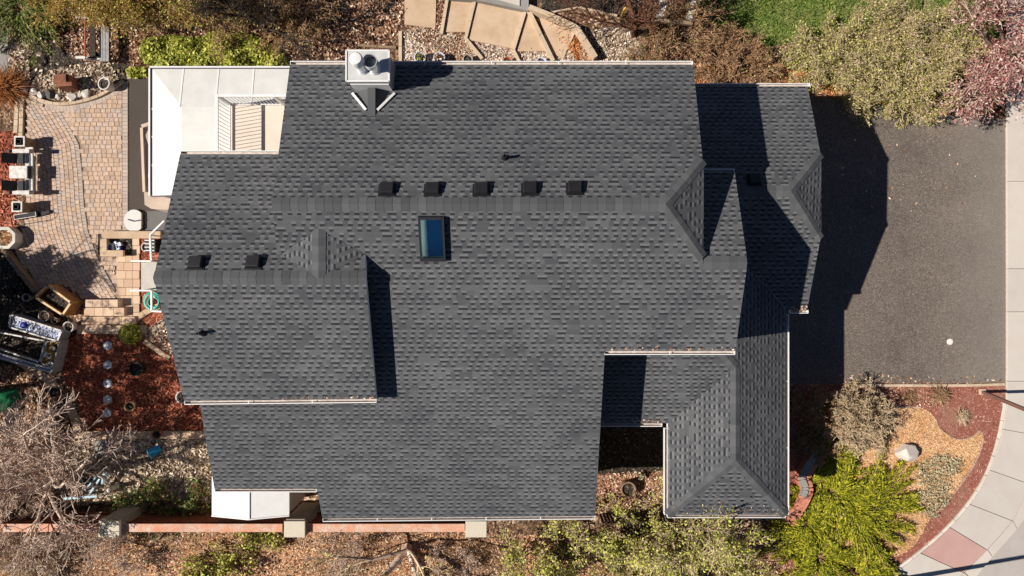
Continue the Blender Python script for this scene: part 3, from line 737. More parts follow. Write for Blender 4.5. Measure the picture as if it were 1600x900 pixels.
# gutters
def gutter(a, b, out, w=.095):
    a, b, out = Vector(a), Vector(b), Vector(out); d = (b-a).normalized(); mb = MB(); z = Vector((0,0,1))
    a = a-z*.03; b = b-z*.03
    def L(o0, z0): return out*o0+z*z0
    for (o, zz, tw, th, mi) in ((.010, -.05, .012, .10, 1), (w, -.055, .022, .12, 0), (w/2, -.108, w, .01, 1)):
        mb.bar(a+L(o, zz), b+L(o, zz), tw, th, mi) if abs(out.y) > .5 else mb.bar(a+L(o, zz), b+L(o, zz), tw, th, mi)
    for e in (a, b): mb.box(e+L(w/2, -.055), (w if abs(out.x) > .5 else .012, w if abs(out.y) > .5 else .012, .118), 0, 0)
    n = int((b-a).length/1.6)
    for i in range(1, n): mb.box(a+(b-a)*(i/n)+L(w/2, -.004), (.025 if abs(out.y) > .5 else w, .025 if abs(out.x) > .5 else w, .006), 0, 0)
    return mb.build('gutter', [M['white'], M['gutter_in']], house)
gutter(NWc, NEc, (0,1,0), .10); gutter(MN.px(1083, 97.5), MN.px(1083, 97.5)+Vector((.0,-.001,0)), (0,1,0)) if False else None
gutter(WN.px(281.5, 241), WN.px(434, 241), (0,1,0))
gutter(WS.px(287.5, 626.5), WS.px(587.5, 623.5), (0,-1,0)); gutter(MS.px(335, 764), MS.px(494, 764), (0,-1,0)); gutter(MS.px(504, 810.5), MS.px(930, 806.5), (0,-1,0))
gutter(MS.px(945, 548.5), MS.px(1149, 548.5), (0,-1,0)); gutter(EN.px(1085, 269), EN.px(1148, 269), (0,1,0), .09)
gutter(Vector((4.9, GNE.y, GNE.z)), GNE+Vector((.09,0,0)), (0,1,0)); gutter(Vector((8.62, GSE.y, GSE.z)), GSE+Vector((.05,0,0)), (0,-1,0))
gutter(PE.at(8.48, -.82), SE, (1,0,0)); gutter(SW, SE, (0,-1,0)); gutter(LS.at(2.45, -4.19), LS.at(4.65, -4.19), (0,-1,0)); gutter(PW.at(4.82, -4.35), SW, (-1,0,0))
# walls below the roofs
def gable_block(x0, x1, y0, y1, zf, yr=None, clip=None):
    mb = MB(); ys = sorted(set([y0, y1]+([yr] if yr is not None and y0 < yr < y1 else [])+([y0+(y1-y0)*i/40 for i in range(41)] if clip else [])))
    zc = lambda x, y: min(zf(y), clip.z(x, y)-.2) if clip else zf(y)
    lo = [(x, y, 0) for x in (x0, x1) for y in ys]; n = len(ys)
    hi = [(x, y, zc(x, y)) for x in (x0, x1) for y in ys]
    vs = lo+hi; N = 2*n; fs = []
    for s in (0, 1):
        idx = [s*n+i for i in range(n)]; f = idx+[N+i for i in idx[::-1]]
        fs.append(tuple(f) if s == 1 else tuple(f[::-1]))
    fs.append((0, n, N+n, N)); fs.append((n-1, N+n-1, N+2*n-1, 2*n-1))
    mb.add(vs, fs); return mb.build('wall', M['siding'], house)
mz = lambda y: min(MN.z(0, y), MS.z(0, y))-.19
wz = lambda y: min(WN.z(0, y), WS.z(0, y))-.19
gable_block(-5.55, 4.5, -1.5, 5.75, mz, YR, tri_plane(J1, J2, JR)); gable_block(-5.5, 2.1, -6.75, -1.5, mz); gable_block(-8.45, -5.5, -5.75, -2.85, mz)
gable_block(-8.5, -5.5, -2.85, 3.35, wz, YW); gable_block(-5.5, -3.98, -2.85, .75, wz, YW)
ez = lambda y: min(EN.z(0, y), MS.z(0, y))-.19
gable_block(4.5, 5.62, -1.5, 2.8, ez, YE)
gz = lambda y: min(GN.z(0, y), GS.z(0, y))-.19
gable_block(4.52, 8.75, -.4, 5.95, gz, YG, tri_plane(G1, G2, GR))
def hip_z(x, y): return min(PE.z(x, y), PW.z(x, y), PS.z(x, y))
pb = MB(); pb.prism([(5.95,-6.7),(8.2,-6.7),(8.2,-.45),(5.95,-.45)], 0, 3.1); pb.build('wall', M['siding'], house)
pb = MB(); pb.prism([(2.15,-3.9),(5.93,-3.9),(5.93,-1.55),(2.15,-1.55)], 0, 3.1); pb.build('wall', M['siding'], house)
# garage doors on the east wall
for yy in (1.0, 4.3):
    gd = MB(); gd.box((8.77, yy, 1.1), (.05, 2.5, 2.2)); d_ = gd.build('garage_door', M['white'], house)
    tr_ = MB()
    for k in range(1, 4): tr_.box((8.80, yy, k*.55), (.02, 2.44, .03))
    tr_.build('panel_joint', M['tinygrey'], d_)
# windows on the south and west walls
def window(c, w, h, ax):
    dx_, dy_ = (w, .08) if ax == 'y' else (.08, w)
    fr = MB(); fr.box(c, (dx_, dy_, h)); o = fr.build('window', M['white'], house)
    off = Vector((0,-.03,0)) if ax == 'y' else Vector((-.03,0,0))
    pn = MB(); pn.box(Vector(c)+off, (w-.14 if ax == 'y' else .06, .06 if ax == 'y' else w-.14, h-.14)); pn.build('pane', M['frame_dark'], o)
for x in (-3.6, -1.2, 1.0): window((x, -6.78, 1.7), 1.3, 1.2, 'y')
window((7.0, -6.73, 1.6), 1.6, 1.3, 'y'); window((-8.52, -1.2, 3.6), 1.4, 1.2, 'x'); window((-8.47, -4.6, 1.8), 1.2, 1.2, 'x')

# chimney
ZC = 6.72
c0, c1 = G(541, 79, ZC), G(608, 127, ZC)
xa, xb, yb, ya = c0.x, c1.x, c1.y, c0.y
ch = MB(); ch.box(((xa+xb)/2, (ya+yb)/2, (ZC-.16)/2+1.0), (xb-xa-.06, ya-yb-.06, ZC-.16-2.0)); chim = ch.build('chimney', M['chimney_face'], house)
cp = MB(); cp.box(((xa+xb)/2, (ya+yb)/2, ZC-.09), (xb-xa, ya-yb, .18)); cp.build('chimney_cap', M['chimney_metal'], chim)
for pa_, pb_ in (((xa, ya), (xb, ya)), ((xa, yb), (xb, yb)), ((xa, yb), (xa, ya)), ((xb, yb), (xb, ya))):
    MB().bar((*pa_, ZC+.008), (*pb_, ZC+.008), .035, .03).build('cap_trim', M['white'], chim)
def flue(px, py, h, r, capped):
    b = G(px, py, ZC)+Vector((0,0,.0)); mb = MB()
    if capped:
        mb.lathe([(r*1.25,0),(r*1.25,.03),(r,.05),(r,h*.62),(r*.9,h*.62)], b, 24); o = mb.build('flue', M['flue_metal'], chim, True)
        MB().lathe([(r*1.1,h*.62),(r*1.42,h*.66),(r*1.45,h*.93),(r*1.2,h),(.02,h+.02)], b, 24).build('flue_cap', M['white'], chim, True)
    else:
        mb.lathe([(r*1.3,0),(r*1.25,.04),(r,.06),(r,h*.6),(r*1.42,h*.66),(r*1.42,h),(r*1.26,h),(r*1.2,h*.7),(.02,h*.7)], b, 24); mb.build('flue', M['flue_metal'], chim, True)
        MB().lathe([(r*1.2,h*.70),(r*1.0,h*.76),(.02,h*.76)], b, 20).build('flue_cap', M['flue_dark'], chim, True)
flue(567, 108, .78, .115, True); flue(586, 108, .60, .125, False)
# saddle behind the chimney
xm = (xa+xb)/2; z0 = MN.z(0, yb); zt = z0+.30; yt = yb-.30/P5
sd = MB(); sd.add([(xm,yb,zt),(xm,yt,zt+.004),(xa+.1,yb,z0+.01),(xb-.1,yb,z0+.01)], [(0,2,1),(0,1,3)]); sd.build('chimney_saddle', M['shingle'], house)
sp_ = MB(); sp_.box((xm, (yb+yt)/2, zt+.012), (.20, yb-yt+.1, .02)); sp_.build('saddle_cap', M['ridge'], house)
for sx_ in (-1, 1):
    a_ = Vector((xm+sx_*.15, yt+.12, MN.z(0, yt+.12)+.04)); b_ = Vector((xm+sx_*.56, yb-.10, MN.z(0, yb-.1)+.05))
    MB().bar(a_, b_, .065, .03).build('saddle_flashing', M['white'], house)
MB().box((xm, yb-.012, z0+.28), (xb-xa-.1, .02, .56)).build('chimney_flashing', M['white'], house)

# skylight with an open shaft under the glass
slope = Vector((0, 1, P5)).normalized(); nrm = Vector((0, -P5, 1)).normalized()
def skp(x, y, up): return Vector((x, y, MS.z(x, y)))+nrm*up
sy = empty('skylight', (0,0,0)); sy.parent = house
X0, X1 = HX[0]-.025, HX[1]+.025; Y0, Y1 = HY[0]-.03, HY[1]+.03
fr = MB(); hh = .13
def slopebox(mb, x0, x1, y0, y1, u0, u1, mi=0):
    vs = [skp(x, y, u) for u in (u0, u1) for x, y in ((x0,y0),(x1,y0),(x1,y1),(x0,y1))]
    mb.add(vs, [(0,3,2,1),(4,5,6,7),(0,1,5,4),(1,2,6,5),(2,3,7,6),(3,0,4,7)], mi)
slopebox(fr, X0, HX[0]+.03, Y0, Y1, -.02, hh); slopebox(fr, HX[1]-.03, X1, Y0, Y1, -.02, hh); slopebox(fr, HX[0]+.032, HX[1]-.032, Y0, HY[0]+.05, -.02, hh); slopebox(fr, HX[0]+.032, HX[1]-.032, HY[1]-.03, Y1, -.02, hh+.01)
fr.build('frame', M['frame_dark'], sy)
gx0, gx1, gy0, gy1 = HX[0]+.031, HX[1]-.031, HY[0]+.051, HY[1]-.031
gp_ = MB(); gp_.add([skp(gx0,gy0,hh-.02), skp(gx1,gy0,hh-.02), skp(gx1,gy1,hh-.02), skp(gx0,gy1,hh-.02)], [(0,1,2,3)]); gp_.build('glass', M['glass'], sy)
shf = MB(); D_ = -.95
a8 = [skp(x, y-(.30 if u == D_ else 0), u) for u in (hh-.03, D_) for x, y in ((gx0,gy0),(gx1,gy0),(gx1,gy1),(gx0,gy1))]
shf.add(a8, [(0,1,5,4),(1,2,6,5),(2,3,7,6),(3,0,4,7)]); shf.build('shaft', M['shaft'], sy)
bl = MB(); bl.add([p+Vector((0,0,.01)) for p in a8[4:]], [(0,1,2,3)]); bl.build('blind', M['deep_blue'], sy)

# box vents and pipes on the roof
def roof_vent(plane, px, py):
    c = plane.px(px, py); up = Vector((plane.gx, plane.gy, 0)).normalized(); ang = math.atan2(up.y, up.x)-math.pi/2
    e = Vector((plane.gx, plane.gy, P5*P5)).normalized(); n = Vector((-plane.gx, -plane.gy, 1)).normalized(); x = e.cross(n).normalized()
    mb = MB()
    def P(a, b, h_): return c+x*a+e*b+n*h_
    mb.add([P(a,b,h_) for h_, k in ((.004,1),(.02,1)) for a, b in ((-.22*k,-.19*k),(.22*k,-.19*k),(.22*k,.17*k),(-.22*k,.17*k))], [(4,5,6,7),(0,1,5,4),(1,2,6,5),(2,3,7,6),(3,0,4,7)])
    mb.add([P(-.18,-.18,.05),P(.18,-.18,.05),P(.18,.13,.02),P(-.18,.13,.02),P(-.16,-.165,.15),P(.16,-.165,.15),P(.15,.11,.12),P(-.15,.11,.12)], [(4,5,6,7),(0,1,5,4),(1,2,6,5),(2,3,7,6),(3,0,4,7),(0,3,2,1)])
    o = mb.build('roof_vent', M['vent'], house, bevel=.008); return o
for px, py in ((605,298),(676,298),(752,298),(828,297),(898,296)): roof_vent(MN, px, py)
for px, py in ((307,413),(397,412)): roof_vent(WN, px, py)
roof_vent(GN, 1178, 283)
def vent_pipe(plane, px, py, lean=0):
    b = plane.px(px, py); mb = MB(); mb.lathe([(.10,-.05),(.09,.02),(.05,.06),(.042,.08),(.042,.30),(.03,.30),(.03,.26),(.002,.26)], b, 14); mb.build('vent_pipe', M['black'], house, True)
vent_pipe(MN, 789, 247); vent_pipe(WS, 317, 520)

# balcony: deck floor and baluster railing
ZF = 3.0; bx0, bx1, by0, by1 = -8.78, -5.5, 3.30, 5.72
fl = MB(); fl.box(((bx0+bx1)/2, (by0+by1)/2, ZF-.1), (bx1-bx0, by1-by0, .2)); fl.build('balcony_floor', M['deck'], house)
rl = MB()
zt_ = ZF+.95
for za, ww in ((zt_, .07), (ZF+.08, .045)):
    rl.bar((bx0, by0, za), (bx0, by1, za), ww, .05); rl.bar((bx0+.036, by1, za), (bx1, by1, za), ww, .05)
for x, y in ((bx0, by0+.05), (bx0, by1), (-7.1, by1), (bx1-.2, by1)): rl.box((x, y, ZF+.49), (.09, .09, .98))
n = int((by1-by0)/.115)
for i in range(n): rl.box((bx0, by0+.1+i*.115, ZF+.5), (.014, .014, .86))
n = int((bx1-bx0)/.115)
for i in range(n): rl.box((bx0+.1+i*.115, by1, ZF+.5), (.014, .014, .86))
rl.build('balcony_railing', M['white'], house)
sgl = MB(); 
# ------------------------------------------------------------------ patio cover (white panelled roof beside the balcony)
pcov = empty('patio_cover', G(300, 180, 0), 0, 'white panelled patio roof wrapped around the balcony', 'patio cover')
def pc(mb, name, mat, **k):
    o = mb.build(name, mat, **k); o.parent = pcov; o.matrix_parent_inverse = Matrix.Translation(-pcov.location); return o
ze, zi = 2.55, 2.80
A = [G(234,107,ze), G(452,107,ze), G(284,167,zi), G(452,167,zi), G(240,306,ze), G(284,306,zi)]
xW = (A[0].x+A[4].x)/2; yN = A[0].y; xI, yI = A[2].x, A[2].y; xE = -5.52; yS = A[4].y
pc(MB().add([(xW,yN,ze),(xE,yN,ze),(xE,yI,zi),(xI,yI,zi)], [(3,2,1,0)]), 'north_panel', M['cover_white'])
pc(MB().add([(xW,yN,ze),(xI,yI,zi),(xI,yS,zi),(xW,yS,ze)], [(3,2,1,0)]), 'west_panel', M['cover_white'])
pc(MB().add([(xI,yI,zi),(xE,yI,zi),(xE,yS,zi+.03),(xI,yS,zi+.03)], [(3,2,1,0)]), 'flat_panel', M['cover_white'])
for px_ in (287, 342, 397):
    q = G(px_, 110, ze).x; pc(MB().bar((q,yN,ze+.006), (q,yI,zi+.006), .05, .010), 'rib', M['white'])
pc(MB().bar((xW,yI,ze+.012),(-8.79,yI,zi+.012), .045, .010), 'rib', M['white'])
for py_ in (211, 256):
    q = G(300, py_, zi).y; pc(MB().bar((xW,q,ze+.012),(-8.79,q,zi+.014), .045, .010), 'rib', M['white'])
pc(MB().bar((xW-.05,yN+.04,ze+.01),(xE,yN+.04,ze+.01), .05, .05), 'edge_gutter', M['white']); pc(MB().bar((xW-.06,yN,ze+.01),(xW-.06,yS,ze+.01), .05, .05), 'edge_gutter', M['white'])
pc(MB().bar((xW,yN+.0,ze+.012),(xE,yN+.0,ze+.012), .03, .045), 'edge_seal', M['purple']); pc(MB().bar((xW-.02,yN,ze+.012),(xW-.02,yS,ze+.012), .035, .045), 'edge_seal', M['purple']); pc(MB().bar((xW,yS-.02,ze+.012),(xI+.3,yS-.02,zi+.02), .04, .04), 'edge_seal', M['purple'])
for x, y in ((xW+.1,yN-.1),(xW+.1,yS+.1),(xE-.1,yN-.1),(xW+.1,(yN+yS)/2)):
    pc(MB().box((x, y, ze/2-.01), (.1,.1,ze-.03)), 'post', M['white'])
tag(MB().box(G(231,106,2.5), (.1,.1,.1)).lathe([(.06,0),(.05,.08),(.02,.1)], G(231,106,2.55), 10).build('blue_cap', M['paleblue']), 'small blue cap at the northwest corner of the white patio roof', 'cap') if False else None
# small gabled shed tucked under the south eave
shed = empty('garden_shed', G(400,790,0), 0, 'white gabled shed tucked below the eave beside the red fence', 'shed')
zs, zr2 = 1.72, 1.92
def sh(mb, name, mat):
    o = mb.build(name, mat); o.parent = shed; o.matrix_parent_inverse = Matrix.Translation(-shed.location); return o
sx0, sx1, sxm = G(331,800,zs).x, G(452,800,zs).x, G(389,800,zr2).x; sy0 = G(389,811,zr2).y; sy1 = sy0+1.35
sh(MB().add([(sx0,sy0+.05,zs),(sxm,sy0,zr2),(sxm,sy1,zr2),(sx0,sy1,zs)], [(0,1,2,3)]).add([(sxm,sy0,zr2),(sx1,sy0+.05,zs),(sx1,sy1,zs),(sxm,sy1,zr2)], [(0,1,2,3)]), 'roof', M['white'])
sh(MB().bar((sxm,sy0-.01,zr2+.015),(sxm,sy1,zr2+.015),.06,.02), 'ridge_trim', M['white'])
sh(MB().bar((sx0,sy0+.04,zs+.012),(sxm,sy0-.01,zr2+.012),.04,.03).bar((sxm,sy0-.01,zr2+.012),(sx1,sy0+.04,zs+.012),.04,.03), 'edge_trim', M['white'])
wl = MB(); wl.prism([(sx0+.06,sy0+.1),(sx1-.03,sy0+.1),(sx1-.03,sy1),(sx0+.06,sy1)], 0, zs-.01); sh(wl, 'wall', M['tan'])

# ------------------------------------------------------------------ fences, pillars, walls
def part(mb, name, mat, root, smooth=False, bevel=0):
    o = mb.build(name, mat, None, smooth, bevel); o.parent = root; return o      # root-local geometry
yF = G(0, 824, 1.55).y
def fence_run(pa, pb_, label):
    a, b = G(pa, 824, 1.55).x, G(pb_, 824, 1.55).x
    root = empty('wooden_fence', (a, yF, 0), 0, label, 'fence', 'red-brown fence runs along the south side')
    L = b-a; bd_ = MB(); n = max(1, int(L/.145)); s = L/n; rg = random.Random(pa)
    for i in range(n): bd_.box((s*(i+.5), 0, .77), (s-.008, .03+rg.uniform(0, .008), 1.46))
    part(bd_, 'boards', M['fence'], root)
    part(MB().bar((0,.05,.35),(L,.05,.35),.05,.09).bar((0,.05,1.25),(L,.05,1.25),.05,.09), 'stringers', M['fence'], root)
    part(MB().box((L/2,-.02,1.525),(L,.27,.05)), 'top_rail', M['rail'], root)
for pa, pb_, lb in ((-90,152,'red-brown board fence with weathered top rail west of the first pillar, under the bare tree'),
                    (188,441,'red-brown board fence with weathered top rail between the two western pillars, behind the white shed'),
                    (479,726,'red-brown board fence with weathered top rail between the eastern pillars, below the house eave')):
    fence_run(pa, pb_, lb)
for px, lb in ((170,'cream capped stucco pillar under the bare tree twigs, westernmost of three on the red fence'),
               (460,'cream capped stucco pillar beside the white gabled shed'),
               (744,'cream capped stucco pillar crossed by a branch shadow at the east end of the red fence')):
    c = G(px, 827, 1.75); root = empty('fence_pillar', (c.x, c.y, 0), 0, lb, 'pillar', 'capped pillars along the red fence')
    part(MB().box((0,0,.83),(.62,.62,1.66)), 'shaft', M['pillar'], root, bevel=.01); part(MB().box((0,0,1.705),(.72,.55,.09),0,0,.96), 'cap', M['pillarcap'], root, bevel=.008)
df = empty('courtyard_fence', G(935,803,0), 0, 'low dark fence closing the courtyard between the two south eaves', 'fence')
L = (1045-935)*.023
dfb = MB()
for i in range(int(L/.12)): dfb.box((.06+i*.12, 0, .42), (.09,.02,.8))
part(dfb, 'boards', M['darkbark'], df); part(MB().bar((0,0,.84),(L,0,.84),.06,.04), 'top_rail', M['darkbark'], df)
sw_ = empty('salmon_wall', G(1240,790,0), 0, 'low curved salmon brick wall with grey coping beside the front porch', 'wall')
wp = [G(a, b)-G(1240,790) for a, b in smooth_line([(1226,812),(1242,788),(1254,762),(1250,742),(1262,720),(1282,694)], 5)]
for i in range(1):
    wb = MB()
    for a, b in zip(wp[:-1], wp[1:]): wb.bar(a+Vector((0,0,.2)), b+Vector((0,0,.2)), .40, .4)
    part(wb, 'brick_body', M['brick'], sw_)
    wc = MB()
    for k, (a, b) in enumerate(zip(wp[8:-1], wp[9:])): wc.bar(a+Vector((-.12,.05,.43)), b+Vector((-.12,.05,.43)), .24, .06)
    part(wc, 'coping', M['greyslab'], sw_)

# handrails at the west stoop
tag(MB().prism([G(226,409), G(262,409), G(262,454), G(226,454)], 0, .22).build('door_stoop', concrete('stoop_concrete', (.52,.49,.45))), kind='structure')
def handrail(pts, label):
    P_ = [G(a, b, .95) for a, b in pts]; root = empty('handrail', (P_[0].x, P_[0].y, 0), 0, label, 'handrail', 'white handrails at the west door')
    b0 = Vector((P_[0].x, P_[0].y, 0)); mb = MB()
    for a, b in zip(P_[:-1], P_[1:]): mb.bar(a-b0, b-b0, .055, .06)
    part(mb, 'top_rail', M['white'], root)
    for p in P_:
        part(MB().bar(Vector((p.x, p.y, 0))-b0, Vector((p.x, p.y, .93))-b0, .045), 'post', M['white'], root)
handrail([(257,345),(234.5,367),(236.5,408),(205,408)], 'white handrail with a slanted arm on the north side of the west stoop')
handrail([(204,454),(237,454),(237,486),(253,487)], 'white handrail above the teal hose on the south side of the west stoop')

# ------------------------------------------------------------------ pots
def pot(px, py, r, h, mat, label, grp=None, soil='soil', lean=0, z=0, plant=None, name='plant_pot', taper=.72, cat='pot'):
    c = G(px, py, h+z); root = empty(name, (c.x, c.y, z), 0, label, cat, grp)
    if lean: root.rotation_euler = (lean*.3, lean, 0)
    mb = MB(); mb.lathe([(r*taper,0),(r*.97,h*.86),(r,h*.87),(r*1.03,h),(r*.88,h),(r*.85,h*.80),(.01,h*.78)], (0,0,0), 24); part(mb, 'vessel', mat, root, True)
    part(MB().lathe([(r*.85,h*.79),(r*.5,h*.83),(.01,h*.84)], (0,0,0), 16), 'soil', M[soil], root)
    if plant:
        V, Q = leaf_cloud(np.random.RandomState(int(px)), 60, lambda rs, n: np.stack([rs.normal(0, r*.4, n), rs.normal(0, r*.4, n), h*.85+rs.uniform(0, .18, n)], 1), .07, .5)
        o = np_mesh('plant', V, Q, M[plant]); o.parent = root
    return root

# vegetation primitives -------------------------------------------------------
def quads(C, A, B):
    n = len(C); V = np.empty((n, 4, 3)); V[:,0] = C-A-B; V[:,1] = C+A-B; V[:,2] = C+A+B; V[:,3] = C-A+B
    return V.reshape(-1, 3), np.arange(n*4).reshape(n, 4)
def rvec(rs, n):
    v = rs.normal(size=(n, 3)); return v/np.linalg.norm(v, axis=1, keepdims=True)
def leaf_cloud(rs, n, pos, size, asp=.5, flat=0, jit=.4):
    C = pos(rs, n); n = len(C); d = rvec(rs, n); d[:,2] *= (1-flat); d /= np.linalg.norm(d, axis=1, keepdims=True)
    e = np.cross(d, rvec(rs, n)); e /= np.linalg.norm(e, axis=1, keepdims=True)+1e-9
    if flat:
        e[:,2] *= (1-flat); e /= np.linalg.norm(e, axis=1, keepdims=True)+1e-9
    s = size*rs.uniform(1-jit, 1+jit, n)[:,None]
    return quads(C, d*s*.5, e*s*.5*asp)
def tubes(P0, P1, R0, R1, k=3):
    P0, P1 = np.asarray(P0), np.asarray(P1); R0, R1 = np.asarray(R0), np.asarray(R1); n = len(P0)
    d = P1-P0; d /= np.linalg.norm(d, axis=1, keepdims=True)+1e-9
    ref = np.where(np.abs(d[:,2:3]) < .9, [[0,0,1.]], [[1.,0,0]]); x = np.cross(d, ref); x /= np.linalg.norm(x, axis=1, keepdims=True)+1e-9; y = np.cross(d, x)
    V = np.empty((n, 2*k, 3))
    for i in range(k):
        a = 2*math.pi*i/k; o = x*math.cos(a)+y*math.sin(a)
        V[:,i] = P0+o*R0[:,None]; V[:,k+i] = P1+o*R1[:,None]
    base = (np.arange(n)*2*k)[:,None]
    Q = np.concatenate([base+np.array([[i, (i+1) % k, k+(i+1) % k, k+i]]) for i in range(k)], 0)
    return V.reshape(-1, 3), Q
def grow(rg, starts, levels, jit=.25, up=.1, seg=4):
    """starts: (pos, dir, length, radius); levels: per level (children per segment, child length ratio, spread)"""
    S = []; tips = []
    def rec(p, d, L, r, lv):
        n = max(2, seg-lv//2); l = L/n
        for i in range(n):
            d = (d+np.array([rg.gauss(0, jit), rg.gauss(0, jit), rg.gauss(0, jit)+up*.3])); d /= np.linalg.norm(d)
            q = p+d*l; r2 = r*(1-.55*(i+1)/n); S.append((p, q, r*(1-.55*i/n), r2, lv))
            p = q
            if lv < len(levels):
                k, ratio, spread = levels[lv]
                kk = int(k)+(rg.random() < k-int(k))
                if i > 0 or lv > 0 or n <= 2:
                    for _ in range(kk):
                        a = np.array([rg.gauss(0,1), rg.gauss(0,1), rg.gauss(0,.8)]); a -= d*a.dot(d); a /= np.linalg.norm(a)+1e-9
                        nd = d*math.cos(spread)+a*math.sin(spread)
                        rec(p, nd, L*ratio*rg.uniform(.7, 1.2)*(1-.35*i/n), r2*.62, lv+1)
        tips.append((p, d))
    for p, d, L, r in starts:
        d = np.array(d, float); rec(np.array(p, float), d/np.linalg.norm(d), L, r, 0)
    return S, tips
def stems(rg, n, spread, L, r, rad=.15, low=.3, bias=(0,0,0)):
    out = []
    for i in range(n):
        a = rg.uniform(0, 2*math.pi); t_ = spread*math.sqrt(rg.uniform(.02, 1))
        d = (math.sin(t_)*math.cos(a)+bias[0], math.sin(t_)*math.sin(a)+bias[1], max(.05, math.cos(t_))+bias[2])
        out.append(((rg.uniform(-rad, rad), rg.uniform(-rad, rad), 0), d, L*rg.uniform(1-low, 1), r*rg.uniform(.7, 1.2)))
    return out
def split_tubes(S, minr):
    P0 = np.array([s[0] for s in S]); P1 = np.array([s[1] for s in S]); R0 = np.maximum([s[2] for s in S], minr); R1 = np.maximum([s[3] for s in S], minr*.8)
    return P0, P1, R0, R1
def plant(name, px, py, label, cat, wood, st, levels, seed, leaf=None, nleaf=0, lsize=.07, lasp=.5, group=None, minr=.006, jit=.22, up=.1, lspread=.1, thick='bark', zbase=0, leafname='foliage', flat=.45):
    rg = random.Random(seed); rs = np.random.RandomState(seed)
    g = G(px, py, zbase); root = empty(name, g, 0, label, cat, group)
    S, tips = grow(rg, st(rg), levels, jit, up)
    lv = np.array([s[4] for s in S]); P0, P1, R0, R1 = split_tubes(S, minr)
    big = lv < 1
    if big.any():
        V, Q = tubes(P0[big], P1[big], R0[big], R1[big], 6); np_mesh('stem' if name.endswith('shrub') else 'trunk', V, Q, M[thick], root)
    if (~big).any():
        V, Q = tubes(P0[~big], P1[~big], R0[~big], R1[~big], 3); np_mesh('twigs', V, Q, M[wood], root)
    if leaf:
        fine = lv >= max(1, len(levels)-1); A, B = P0[fine], P1[fine]
        def pos(rs, n):
            i = rs.randint(0, len(A), n); u = rs.uniform(0, 1.1, (n, 1)); return A[i]*(1-u)+B[i]*u+rs.normal(0, lspread, (n, 3))
        V, Q = leaf_cloud(rs, nleaf, pos, lsize, lasp, flat); V[:,2] = np.maximum(V[:,2], .01)
        np_mesh(leafname, V, Q, M[leaf], root)
    return root

# ------------------------------------------------------------------ pots and small things around the garden
gp1 = 'pots along the north wall'
pot(656,89,.20,.36,M['bluepot'],'pale blue pot with dry yellow plant, leftmost by the north eave',gp1,plant='olive'); pot(686,90,.20,.36,M['bluepot'],'pale blue pot with red-brown leaves beside the north eave',gp1,plant='drylitter')
pot(731,92,.17,.34,M['greypot'],'dark grey pot with soil beside the north eave near a timber edge',gp1); pot(793,96,.17,.3,M['terra'],'terracotta pot half hidden by the north eave',gp1); pot(846,97,.18,.3,M['bluepot'],'blue pot nearly hidden by the north eave',gp1)
pot(164,131,.22,.42,M['palepot'],'white flared pot of dark soil at the corner of the rock border',lean=-.12); pot(150,88,.14,.3,M['blackpot'],'black round pot standing on the garden bench')
gp2 = 'empty nursery pots in the shaded garden bed'
pot(40,465,.14,.26,M['greypot'],'small grey rimmed pot alone west of the cedar planter',gp2); pot(68,494,.19,.32,M['greypot'],'large grey rimmed pot above the white framed bed',gp2)
pot(84,501,.12,.22,M['greypot'],'small dim pot between two larger grey pots',gp2); pot(106,511,.19,.34,M['palepot'],'tan rimmed pot at the corner of the white framed bed',gp2)
pot(30,450,.15,.3,M['blackpot'],'black pot beside the diagonal garden board',gp2); pot(10,455,.17,.3,M['blackpot'],'black pot at the left edge of the shaded bed',gp2); pot(22,437,.14,.3,M['blackpot'],'black pot tucked behind the diagonal board',gp2)
pot(212,577,.24,.40,M['blackpot'],'black pot on red mulch east of the hexagonal stones'); pot(196,634,.17,.42,M['tanpot'],'tan glazed pot leaning on red mulch',lean=.3); pot(284,621,.22,.4,M['palepot'],'white rimmed pot half under the west roof edge')
pot(244,679,.16,.3,M['rust'],'rusty pot on the paver edging north of the river rock'); pot(84,613,.16,.2,M['blackpot'],'black pot beside the curved paver edging'); pot(104,626,.15,.2,M['blackpot'],'black pot lower down beside the curved paver edging'); pot(95,614,.10,.2,M['rust'],'small brown pot touching a black one on the curved edging')
pot(228,386,.17,.3,M['palepot'],'white rimmed round pot beside the west steps'); pot(982,765,.26,.42,M['oldwood'],'brown barrel pot on courtyard mulch',name='barrel_pot',taper=.85)
pot(1003,745,.12,.2,M['blackpot'],'black pot in the courtyard shade with a pale plant',plant='greyleaf')
# hexagonal stepping stones
for px, py, lb in ((169,540,'white hexagonal stepping stone nearest the steps'),(169,570,'blue-tinted hexagonal stepping stone, second from the steps'),(169,599,'hexagonal stepping stone in the middle of the row'),(169,624,'hexagonal stepping stone, second from the south end'),(168,645,'pale hexagonal stepping stone at the south end of the row')):
    o = MB().lathe([(.17,0),(.17,.05),(.15,.06),(.13,.052),(.05,.055)], (0,0,0), 6).build('stepping_stone', M['glasscap']); o.location = G(px, py, .01); o.rotation_euler = (0,0,.52); tag(o, lb, 'stepping stone', 'hexagonal stepping stones in red mulch')
